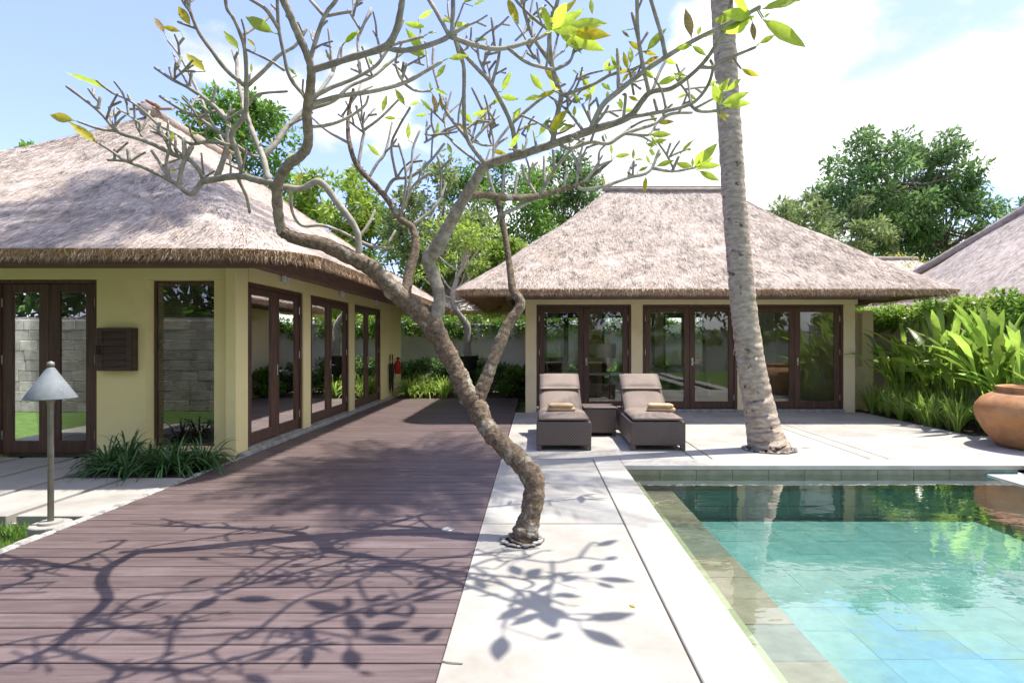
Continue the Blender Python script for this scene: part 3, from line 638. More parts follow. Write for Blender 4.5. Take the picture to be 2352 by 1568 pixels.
# ------------------------------------------------------------------ foliage generators
def leaf_cloud(cent, rad, per, size, flat=.5, up=.35, asp=.42):
    """leaf shaped diamonds scattered over clumps; returns verts, faces, tone"""
    C = np.repeat(np.asarray(cent, float), per, 0); Rr = np.repeat(np.asarray(rad, float), per); m = len(C)
    d = rng.normal(size=(m, 3)); d /= np.linalg.norm(d, axis=1)[:, None]
    rr = rng.random(m)**.5; P = C+d*(Rr*rr)[:, None]*np.array([1, 1, flat])
    ax = d*.7+rng.normal(0, .6, (m, 3)); ax[:, 2] += -.15; ax /= np.linalg.norm(ax, axis=1)[:, None]
    nr = rng.normal(0, .55, (m, 3)); nr[:, 2] += up*2.2; sd = np.cross(ax, nr); sd /= (np.linalg.norm(sd, axis=1)[:, None]+1e-9)
    ln = rng.uniform(.65, 1.25, m)*size; w = ln*asp
    V = np.empty((m, 4, 3)); V[:, 0] = P; V[:, 1] = P+ax*(ln*.45)[:, None]+sd*(w*.5)[:, None]; V[:, 2] = P+ax*ln[:, None]; V[:, 3] = P+ax*(ln*.45)[:, None]-sd*(w*.5)[:, None]
    cl = np.repeat(rng.normal(0, .14, len(cent)), per)
    return V.reshape(-1, 3), np.arange(m*4).reshape(-1, 4), np.repeat(np.clip(rng.normal(.5, .2, m)+cl, 0, 1), 4)
def tree(loc, h, crown, mat, label, cat='tree', leaf=.24, clumps=46, per=120, group='trees beyond the villas', trunk_r=.16, low=.0, sparse=1.0, name='tree', cr=(.16, .30), lean=0.0):
    """crown = (rx, ry, rz, zc) ellipsoid; trunk and limbs run to the clumps"""
    t = empty(name, loc, label, cat, group); L = Vector(loc); rx, ry, rz, zc = crown
    C = []; Rr = []
    while len(C) < clumps:
        d = rng.normal(size=3); d /= np.linalg.norm(d); q = rng.uniform(.35, 1)**.6
        p = np.array([d[0]*rx*q, d[1]*ry*q, zc+d[2]*rz*q])
        if p[2] < low: continue
        C.append(p+np.array([loc[0]+lean, loc[1], loc[2]])); Rr.append(rng.uniform(*cr)*(rx+rz)*.62*(1.15-.4*q))
    V, Fc, tn = leaf_cloud(C, Rr, int(per*sparse), leaf, flat=.72)
    fork = L+Vector((lean*.6, 0, max(zc-rz*.75, h*.35)))
    tr = MB(); tr.tube(smooth_path([L+Vector((0, 0, -.1)), L+Vector((lean*.2+.1, 0, fork.z*.5)), fork, L+Vector((lean, 0, zc+rz*.35))], 5), [trunk_r*(1-.8*i/15) for i in range(16)], 8, .06)
    tr.build('trunk', 'trunk', t, smooth=True)
    lb = MB()
    for i in range(0, len(C), 3):
        e = Vector(C[i]); s = fork.lerp(L+Vector((lean, 0, zc+rz*.3)), random.random()*.8); mdl = s.lerp(e, .5)+Vector((0, 0, -.12*(e-s).length))
        lb.tube(smooth_path([s, mdl, e], 3), [trunk_r*.36*(1-.13*k) for k in range(7)], 5)
    lb.build('limbs', 'trunk', t, smooth=True)
    npmesh('crown', V, Fc, mat, t, tn)
    return t
def blade_mesh(n, ln, wd, arch=1.0, seg=5, spread=1.0, stem=0.0, keel=.25, base=.06, wpow=1.0):
    V = []; Fc = []; T = []
    for i in range(n):
        a = random.uniform(0, 2*math.pi); l = ln*random.uniform(.6, 1.15); out = spread*random.uniform(.25, 1.0); ar = arch*random.uniform(.6, 1.3)
        dx, dy = math.cos(a), math.sin(a); bx, by = dx*random.uniform(0, base), dy*random.uniform(0, base); tn = random.random(); b0 = len(V)
        tw = random.uniform(-.5, .5); sx, sy = -dy, dx
        for k in range(seg+1):
            t = k/seg; r = out*l*(t*.55+.45*t*t); z = l*(t*(1.15-.35*out)-ar*.62*out*t*t*t)
            w = wd*(math.sin(math.pi*min(1, (t+.12)/1.12))**wpow if t < 1 else 0.02)*random.uniform(.92, 1.08)
            if stem and t < stem: w = wd*.10
            for q in (-1, 0, 1):
                V.append((bx+dx*r+sx*w*.5*q, by+dy*r+sy*w*.5*q, z+(keel*w*abs(q))+tw*w*.3*q)); T.append(tn)
        for k in range(seg):
            for q in (0, 1): c = b0+k*3+q; Fc.append((c, c+1, c+4, c+3))
    return np.array(V), np.array(Fc), T
def clump_set(name, mats, n, ln, wd, k=3, **kw):
    out = []
    for i in range(k):
        V, Fc, T = blade_mesh(n, ln, wd, **kw)
        me_o = npmesh(name, V, Fc, mats, None, T, smooth=True); out.append(me_o.data); bpy.data.objects.remove(me_o)
    return out
def plant(name, meshes, loc, sc, label, group, cat='plant', part='leaves', rz=None):
    o = empty(name, loc, label, cat, group)
    c = bpy.data.objects.new(part, random.choice(meshes)); col.objects.link(c); c.parent = o
    o.rotation_euler.z = random.uniform(0, 6.28) if rz is None else rz; o.scale = (sc, sc, sc*random.uniform(.9, 1.1)); return o
lily = clump_set('leaves', 'lily', 42, .70, .027, 3, arch=1.9, spread=1.2, seg=7)
for i in range(17):
    x = -5.25+i*.083+random.uniform(-.03, .03); y = random.uniform(6.38, 7.15)
    plant('lily_plant', lily, (x, y, -.03), random.uniform(.70, .88), 'dark green arching lily clump in the bed under the front window', 'lily clumps under the front window')
liliy2 = clump_set('leaves', 'lilyl', 60, .62, .026, 3, arch=1.5, spread=.95)
for i in range(15):
    plant('spider_plant', liliy2, (random.uniform(-3.6, -2.35), random.uniform(15.3, 16.6), -.03), random.uniform(.95, 1.35), 'bright striped spider plant clump at the end of the deck', 'spider plants at the deck end')
gr2 = clump_set('leaves', 'lilyl', 36, .85, .030, 3, arch=.9, spread=.75)
for i in range(34):
    y = 9.2+(i/34)*3.6; x = 7.12+random.uniform(0, .75)
    plant('lily_plant', gr2, (x, y+random.uniform(-.1, .1), -.03), random.uniform(.62, .95), 'light green strap leaved lily along the terrace edge by the clay jar', 'strap leaved lilies along the terrace edge')
def heliconia():
    V = []; Fc = []; T = []
    for i in range(13):
        a = random.uniform(0, 6.28); tilt = random.uniform(.12, .62); H = random.uniform(.55, 1.30); dx, dy = math.cos(a), math.sin(a); sx, sy = -dy, dx
        l = random.uniform(.55, .85); w0 = random.uniform(.09, .135); tn = random.random(); b0 = len(V); droop = random.uniform(.2, .9)
        seg = 9; roll = random.uniform(-.5, .5)
        for k in range(seg+1):
            t = k/seg; s = t*(H+l); r = tilt*s*.75; z = s*(1-.25*tilt)
            if s > H: q = (s-H)/l; r += q*q*l*.45*(.3+tilt); z -= droop*tilt*l*q*q*1.2; w = w0*math.sin(math.pi*min(1, (q*.93+.04)))**.7
            else: w = .016
            if k == seg: w = .006
            for q in (-1, 0, 1): V.append((dx*(r+.03)+sx*w*.5*q, dy*(r+.03)+sy*w*.5*q, z+.22*w*abs(q)+roll*w*.5*q)); T.append(tn)
        for k in range(seg):
            for q in (0, 1): c = b0+k*3+q; Fc.append((c, c+1, c+4, c+3))
    return np.array(V), np.array(Fc), T
hm = []
for i in range(4):
    V, Fc, T = heliconia(); o = npmesh('leaves', V, Fc, 'heli', None, T, smooth=True); hm.append(o.data); bpy.data.objects.remove(o)
for i in range(24):
    y = random.uniform(9.0, 12.9); x = random.uniform(7.75, 8.65) - (0 if y < 12 else .1)
    plant('heliconia_plant', hm, (x, y, -.03), random.uniform(1.0, 1.36)*(1.0 if y < 11.6 else .88), 'tall heliconia plant with broad upright paddle leaves before the side wall', 'heliconias before the side wall')
for y, x, s in ((8.3, 7.9, 1.05), (8.0, 8.3, 1.1), (8.6, 8.3, 1.0)):
    plant('heliconia_plant', hm, (x, y, -.06), s, 'tall heliconia plant with broad upright paddle leaves before the side wall', 'heliconias before the side wall')
# shrubs at the back
def shrub(loc, r, h, mat, label, leaf=.14, n=16, per=110, group='shrubs before the back wall', name='shrub'):
    t = empty(name, loc, label, 'shrub', group); C = []; Rr = []
    for i in range(n):
        a = random.uniform(0, 6.28); q = random.random()**.5; C.append((loc[0]+r*q*math.cos(a), loc[1]+r*q*math.sin(a)*.8, loc[2]+h*random.uniform(.2, .92))); Rr.append(r*.42)
    V, Fc, T = leaf_cloud(C, Rr, per, leaf); npmesh('foliage', V, Fc, mat, t, T)
    s = MB()
    for i in range(0, n, 2): s.tube(smooth_path([loc, (loc[0]*.6+C[i][0]*.4, loc[1]*.6+C[i][1]*.4, C[i][2]*.5), C[i]], 3), .012, 5)
    s.build('stems', 'trunk', t); return t
for x, y, r, h, m in ((-3.7, 17.2, .55, 1.0, 'leafC'), (-2.9, 17.5, .6, 1.15, 'leafC'), (-2.1, 17.3, .6, 1.05, 'leafC'), (-1.35, 17.0, .55, .95, 'leafC'), (-.75, 16.3, .5, .9, 'leafC'), (-.6, 15.6, .35, .8, 'leafA')):
    shrub((x, y, -.04), r, h, m, 'dark leafy shrub before the grey back wall' if m == 'leafC' else 'small bright leaved shrub beside the ochre corner pillar', group='shrubs before the back wall' if m == 'leafC' else None)
for x, y in ((1.0, 17.6), (2.6, 17.5), (4.3, 17.7)): shrub((x, y, -.04), .5, .9, 'leafA', 'green shrub behind the far villa seen through its glass doors', group='shrubs behind the far villa')
# creepers over the walls
def creeper(label, pts, n, th, drop, mat='vine', leaf=.10):
    o0 = empty('creeper', pts[0], label, 'vine'); C = []; Rr = []
    a, b = Vector(pts[0]), Vector(pts[1])
    for i in range(n):
        p = a.lerp(b, (i+random.random())/n); C.append((p.x+random.uniform(-th, th), p.y+random.uniform(-th, th), p.z+random.uniform(-drop, .12))); Rr.append(random.uniform(.12, .26))
    V, Fc, T = leaf_cloud(C, Rr, 80, leaf, flat=.9, asp=.6); npmesh('foliage', V, Fc, mat, o0, T)
    s = MB(); s.tube([a+Vector((0, 0, -.02)), a.lerp(b, .5)+Vector((0, 0, .02)), b], .02, 5); s.build('stem', 'trunk', o0)
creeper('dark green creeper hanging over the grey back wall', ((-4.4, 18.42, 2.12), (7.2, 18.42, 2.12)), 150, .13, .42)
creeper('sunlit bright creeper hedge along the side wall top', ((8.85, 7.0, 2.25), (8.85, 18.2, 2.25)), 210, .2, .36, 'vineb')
creeper('leafy creeper over the boundary wall mirrored in the doors', ((-13, -7, 2.15), (15, -7, 2.15)), 160, .25, .6, leaf=.16)
# lawn blades at lower left
m = 9000; P = np.column_stack([rng.uniform(-6.2, -3.9, m), rng.uniform(3.5, 4.88, m), np.full(m, -.1)]); a = rng.uniform(0, 6.28, m); l = rng.uniform(.04, .09, m)
V = np.empty((m, 3, 3)); V[:, 0] = P-np.column_stack([np.cos(a), np.sin(a), a*0])*.004; V[:, 1] = P+np.column_stack([np.cos(a), np.sin(a), a*0])*.004; V[:, 2] = P+np.column_stack([rng.normal(0, .025, m), rng.normal(0, .025, m), l])
npmesh('lawn', V.reshape(-1, 3), np.arange(m*3).reshape(-1, 3), 'grass', None, np.repeat(rng.random(m), 3), label='short bright green lawn beside the path lamp', cat='grass', kind='stuff')

# ------------------------------------------------------------------ trees behind
LB = {'a': 'dense round crowned tree rising behind the near villa ridge', }
tree((-13.7, 26.5, -.1), 11, (2.7, 2.2, 3.0, 10.5), 'leafA', 'dense deep green tree rising behind the near villa ridge', clumps=60, per=130, leaf=.30, group=None)
tree((-8.9, 25, -.1), 8, (2.2, 2.0, 2.0, 7.5), 'leafB', 'lower yellow green tree beyond the near villa right hip', clumps=46, per=120, leaf=.28, group=None)
tree((-7.9, 27, -.1), 7, (1.4, 1.4, 1.6, 7.0), 'leafC', 'small bluish dark tree beside the yellow green tree beyond the near villa', clumps=24, per=110, leaf=.26, group=None)
for x, y, c, mt, lab in ((-5.4, 24, (2.0, 1.8, 1.7, 4.3), 'leafB', 'low yellow green tree behind the back wall, next to the near villa roof'),
                         (-3.7, 22.5, (2.1, 1.8, 2.4, 6.2), 'leafD', 'olive green airy tree above the back wall between the villas'),
                         (-1.6, 25.5, (2.7, 2.0, 2.5, 7.3), 'leafA', 'mid green tree behind the ridge of the far villa, with dense crown'),
                         (1.4, 28, (2.3, 1.9, 2.3, 8.6), 'leafC', 'dark green tree top showing over the far villa left hip'),
                         (-.9, 21.0, (1.5, 1.3, 1.4, 3.9), 'leafB', 'bright low tree close behind the far villa left eave')):
    tree((x, y, -.1), 7, c, mt, lab, clumps=66, per=125, leaf=.24, group=None)
tree((21.6, 34, -.1), 13, (4.7, 3.6, 3.9, 10.9), 'leafC', 'large dark green tree with spreading crown between the two right hand roofs', clumps=95, per=135, leaf=.36, trunk_r=.34, group=None, low=6.4, cr=(.14, .24))
tree((25.4, 35, -.1), 11, (3.1, 2.6, 3.4, 8.6), 'leafC', 'second dark tree crowding the right side of the large spreading tree', clumps=64, per=125, leaf=.36, trunk_r=.24, group=None, low=4.5)
for x, y, c, mt, lab, sp in ((13.2, 29, (2.2, 1.8, 2.0, 7.2), 'leafD', 'thin pale olive tree behind the far villa right hip', .8),
                             (17.3, 31, (2.6, 2.2, 2.3, 7.0), 'leafD', 'olive tree with reddish tinge under the large spreading tree', 1.1),
                             (22.0, 38, (4.6, 2.5, 2.4, 6.4), 'leafA', 'low green tree mass below the large spreading tree', 1.0),
                             (31.5, 36, (2.4, 2.4, 2.2, 8.4), 'leafA', 'green tree at the edge behind the pale right roof', 1.0),
                             (28.0, 37.5, (3.4, 2.4, 2.4, 6.2), 'leafC', 'dark low tree behind the left hip of the pale roof', 1.0)):
    tree((x, y, -.1), 8, c, mt, lab, clumps=44, per=120, leaf=.30, group=None, sparse=sp)
shrub((18.6, 27.5, 4.2-4.3), 3.0, 6.0, 'leafE', 'clipped yellow green variegated hedge above the low distant roof', leaf=.2, n=60, per=110, group=None, name='hedge')
tree((-32, 36, -.1), 13, (1.5, 1.5, 2.0, 12.3), 'leafA', 'tiny tree top peeping over the near villa roof slope', clumps=20, per=90, leaf=.4, group=None)
# garden behind the camera (mirrored in the glass)
for i, (x, y, c, mt) in enumerate(((-9, -9.5, (3.2, 2.4, 4.2, 5.2), 'leafA'), (-3.5, -10, (3.2, 2.4, 4.2, 5.2), 'leafC'), (2, -9.6, (3.2, 2.4, 4.2, 5.4), 'leafC'), (7.5, -9.5, (3.2, 2.4, 4.2, 5.2), 'leafA'), (13, -9, (3.2, 2.4, 4.2, 5.6), 'leafC'), (-14.5, -.8, (3, 2.4, 3.6, 4.6), 'leafC'), (-9.6, -.6, (2.6, 1.8, 3.2, 4.4), 'leafA'))):
    tree((x, y, -.1), 7, c, mt, 'garden tree beyond the pool mirrored in the glass doors', clumps=60, per=100, leaf=.42, group='mirrored garden trees', low=.6)
for i in range(8): shrub((-8+i*2.2, -6.2, -.1), .8, 1.3, random.choice(('leafA', 'leafC')), 'leafy shrub at the far end of the garden, mirrored in the glass', leaf=.2, group='mirrored shrubs', n=12, per=90)

# small tree in black planter, before back wall
pl = empty('planter', (-2.0, 16.9, 0), 'tall black tapering planter before the grey back wall', 'planter')
MB().lathe([(.14, -.05), (.16, .0), (.20, .55), (.29, 1.06), (.31, 1.10), (.27, 1.10), (.25, 1.02)], (-2.0, 16.9, 0), 20).build('pot', 'black', pl, smooth=True)
pt = empty('potted_tree', (-2.0, 16.9, 1.0), 'slim crooked grey trunked tree growing from the black planter', 'tree')
tp = smooth_path([(-2.0, 16.9, .95), (-2.05, 16.9, 1.5), (-2.05, 16.9, 2.0), (-2.45, 16.8, 2.65), (-2.35, 16.9, 3.4), (-2.1, 16.9, 4.0), (-2.3, 17, 4.9)], 6)
MB().tube(tp, [.13-.10*i/(len(tp)-1) for i in range(len(tp))], 8, .12).build('trunk', 'twig', pt, smooth=True)
lb = MB()
tips = []
for i in range(16):
    s = Vector(tp[random.randint(18, len(tp)-1)]); e = s+Vector((random.uniform(-1.1, 1.1), random.uniform(-.8, .8), random.uniform(.3, 1.1))); tips.append(e)
    lb.tube(smooth_path([s, s.lerp(e, .5)+Vector((0, 0, -.1)), e], 4), [.035-.003*k for k in range(9)], 6)
lb.build('limbs', 'twig', pt, smooth=True)
V, Fc, T = leaf_cloud(tips, [.42]*16, 90, .16); npmesh('crown', V, Fc, 'leafB', pt, T)

# ================================================================== coconut palm
pm_ = empty('coconut_palm', (3.25, 7.95, 0), 'leaning coconut palm with ringed grey trunk rising from the terrace', 'palm tree')
key = [(1766, 1034, 92), (1757, 1000, 78), (1745, 940, 68), (1727, 850, 63), (1712, 740, 58), (1700, 620, 55), (1688, 480, 53), (1678, 330, 51), (1668, 170, 50), (1659, 10, 49), (1652, -200, 46), (1650, -420, 43), (1652, -690, 40)]
P3 = smooth_path([(*at(x, y, 7.95), w/2/F*7.95) for x, y, w in key], 16)
ring = []; rad = []
for i, p in enumerate(P3):
    sc = (i % 4)/4.0
    ring.append(p[:3]+rng.normal(0, .003, 3)); rad.append(p[3]*(1.035-.055*sc)*rng.uniform(.985, 1.015))
MB().tube(ring, rad, 20, .018).build('trunk', 'palmbark', pm_, smooth=True)
top = Vector(P3[-1][:3])
def frond(az, el, ln):
    V = []; Fc = []; dx, dy = math.cos(az), math.sin(az); n = 34; pts = []
    for k in range(n+1):
        t = k/n; r = ln*(t*math.cos(el)+.10*t*t); z = ln*(t*math.sin(el)-.62*t*t*math.cos(el*.6)); pts.append(Vector((dx*r, dy*r, z)))
    m = MB(); m.tube(pts, [.035*(1-.85*k/n) for k in range(n+1)], 5)
    for k in range(4, n+1):
        for s in (-1, 1):
            t = k/n; l = ln*.19*math.sin(math.pi*(.12+.8*t))+.12; c = pts[k]; fw = (pts[k]-pts[k-1]).normalized(); sd = Vector((-dy, dx, 0))*s
            d = (sd*.8+fw*.55+Vector((0, 0, -.35+random.uniform(-.2, .2)))).normalized(); w = fw*.028
            e = c+d*l+Vector((0, 0, -.12*l)); md = c+d*l*.5
            m.add([c-w*.4, c+w*.4, md+w, e, md-w], [(0, 1, 2, 4), (4, 2, 3)])
    return m
def crown(root, top, n, ln):
    for i in range(n):
        az = i*2.399; el = R(74-(i*92/n)); f = frond(az, el, random.uniform(*ln)); f.v = [(v[0]+top.x, v[1]+top.y, v[2]+top.z) for v in f.v]; f.build('frond', 'frond', root)
crown(pm_, top, 30, (2.3, 2.65))
p2 = empty('coconut_palm', (-6.3, 1.2, -.1), 'coconut palm arching over the near villa, known by its shade on the thatch', 'palm tree')
Q = smooth_path([(-6.3, 1.2, -.1), (-5.6, 2.2, 2.5), (-4.3, 4.2, 6.0), (-3.2, 6.4, 8.4), (-2.7, 8.3, 9.9)], 14)
MB().tube(Q, [.2-.08*i/(len(Q)-1) for i in range(len(Q))], 14, .02).build('trunk', 'palmbark', p2, smooth=True)
crown(p2, Vector((-2.7, 8.3, 9.9)), 18, (1.9, 2.3))

# ================================================================== frangipani
ft = empty('frangipani_tree', (-.1, 4.3, 0), 'gnarled leaning frangipani tree with bare forked branches beside the deck edge', 'tree')
NODES = []                                     # (vx, vy, t, x, y, z, r)
def conv(tagc, pts):
    if tagc == 'V': return [tuple(p) for p in pts]
    if tagc == 'D': return [(784+.4*p[0], 392+.4*p[1]) for p in pts]
    return [({'A': 78.4, 'B': 705.6, 'C': 1097.6}[tagc]+.375*p[0], .375*p[1]) for p in pts]
def limb(pts, mat='bark', seg=12, jit=.05, name='branch', n=7, rmin=0.0):
    """pts: (vx, vy, t, width px)"""
    pts = [(x, y, t, w*(1 if y > 560 else (.9 if w > 16 else 1.1))) for x, y, t, w in pts]
    Q = smooth_path([(*at(x, y, t), w/2/F*t) for x, y, t, w in pts], n); P = smooth_path(pts, n)
    rr = [max(q[3], rmin)*(1+(.035*math.sin(i*1.9)+random.uniform(-.04, .04) if name == 'branch' else .05*math.sin(i*.37+1)+.035*math.sin(i*.83))) for i, q in enumerate(Q)]; pp = [tuple(q[:3]) for q in Q]
    for q, p in zip(Q, P): NODES.append((p[0], p[1], p[2], q[0], q[1], q[2], q[3]))
    e = Vector(pp[-1])+(Vector(pp[-1])-Vector(pp[-2])).normalized()*rr[-1]*.7
    m = MB(); m.tube(pp+[tuple(e)], rr+[rr[-1]*.45], seg, jit)
    return m.build(name, mat, ft, smooth=True)
def chain(tagc, pts, w0, w1, dt=None, snap=True, mat='twig', ts=None):
    v = conv(tagc, pts); x0, y0 = v[0]
    if NODES and snap:
        A = np.array([(q[0], q[1]) for q in NODES]); d = np.hypot(A[:, 0]-x0, A[:, 1]-y0)
        # prefer wood at similar scale: nearest node
        i = int(np.argmin(d)); nd_ = NODES[i]; t0 = nd_[2]
        if d[i] < 34: v[0] = (nd_[0], nd_[1])
    else: t0 = ts
    L = [0]
    for a, b in zip(v[:-1], v[1:]): L.append(L[-1]+math.hypot(b[0]-a[0], b[1]-a[1]))
    if dt is None: dt = random.uniform(-.32, .32)*min(1, L[-1]/160)
    return limb([(x, y, t0+dt*(l/L[-1])**1.2, w0+(w1-w0)*l/L[-1]) for (x, y), l in zip(v, L)], mat, 8 if w0 > 8 else 6, .04, n=5)
limb([(1200, 1246, 4.29, 66), (1206, 1225, 4.30, 58), (1222, 1165, 4.33, 47), (1226, 1105, 4.37, 51), (1195, 1060, 4.42, 48), (1149, 1016, 4.47, 44), (1112, 970, 4.54, 43), (1093, 928, 4.60, 50), (1068, 895, 4.62, 46), (1046, 845, 4.64, 41), (1022, 800, 4.64, 42), (992, 745, 4.62, 47)], name='trunk', seg=22, jit=.075, n=16)
limb([(992, 745, 4.62, 46), (950, 706, 4.6, 45), (902, 664, 4.57, 43), (862, 622, 4.53, 40), (822, 600, 4.5, 36), (746, 563, 4.42, 34), (680, 548, 4.38, 32), (645, 530, 4.37, 29)], seg=14, jit=.07)
limb([(650, 536, 4.37, 24), (640, 500, 4.3, 25), (637, 431, 4.1, 25), (656, 385, 3.9, 26), (693, 355, 3.72, 25), (708, 325, 3.6, 24), (705, 262, 3.38, 24), (714, 190, 3.22, 22), (711, 142, 3.15, 20), (678, 64, 3.05, 18), (656, 12, 3.0, 16), (620, -60, 2.95, 14), (560, -150, 2.9, 11), (540, -230, 2.9, 8)], 'limb', seg=12, jit=.06)
limb([(996, 742, 4.62, 34), (1010, 690, 4.64, 29), (998, 640, 4.65, 29), (984, 598, 4.64, 32), (1006, 566, 4.62, 34), (1032, 516, 4.58, 32), (1060, 466, 4.53, 29), (1092, 415, 4.48, 26), (1112, 384, 4.44, 25), (1156, 366, 4.4, 23), (1193, 356, 4.36, 22), (1268, 332, 4.28, 19), (1356, 300, 4.18, 16), (1442, 270, 4.1, 13), (1491, 214, 4.03, 11), (1544, 202, 3.97, 9), (1607, 154, 3.88, 8), (1652, 90, 3.82, 8), (1676, 20, 3.78, 8), (1690, -80, 3.75, 8)], 'limb', seg=14, jit=.06)
limb([(1097, 915, 4.6, 34), (1116, 872, 4.63, 31), (1133, 826, 4.66, 28), (1152, 778, 4.7, 27), (1170, 740, 4.74, 24), (1196, 698, 4.78, 23), (1178, 664, 4.82, 19), (1171, 616, 4.88, 15), (1164, 564, 4.93, 14), (1152, 500, 5.0, 13), (1141, 455, 5.05, 11)], seg=12, jit=.07)
limb([(930, 680, 4.6, 26), (942, 620, 4.68, 22), (954, 570, 4.75, 20), (948, 524, 4.8, 17), (919, 502, 4.85, 14), (882, 448, 4.92, 12), (822, 382, 5.0, 11), (803, 330, 5.05, 10), (799, 285, 5.08, 8), (803, 245, 5.1, 7), (812, 205, 5.1, 6)], seg=9)
limb([(1070, 450, 4.515, 20), (1105, 447, 4.7, 18), (1152, 453, 4.95, 16), (1224, 452, 5.2, 13), (1280, 438, 5.4, 10), (1330, 424, 5.5, 9), (1365, 400, 5.6, 8), (1400, 372, 5.7, 6)], seg=9)
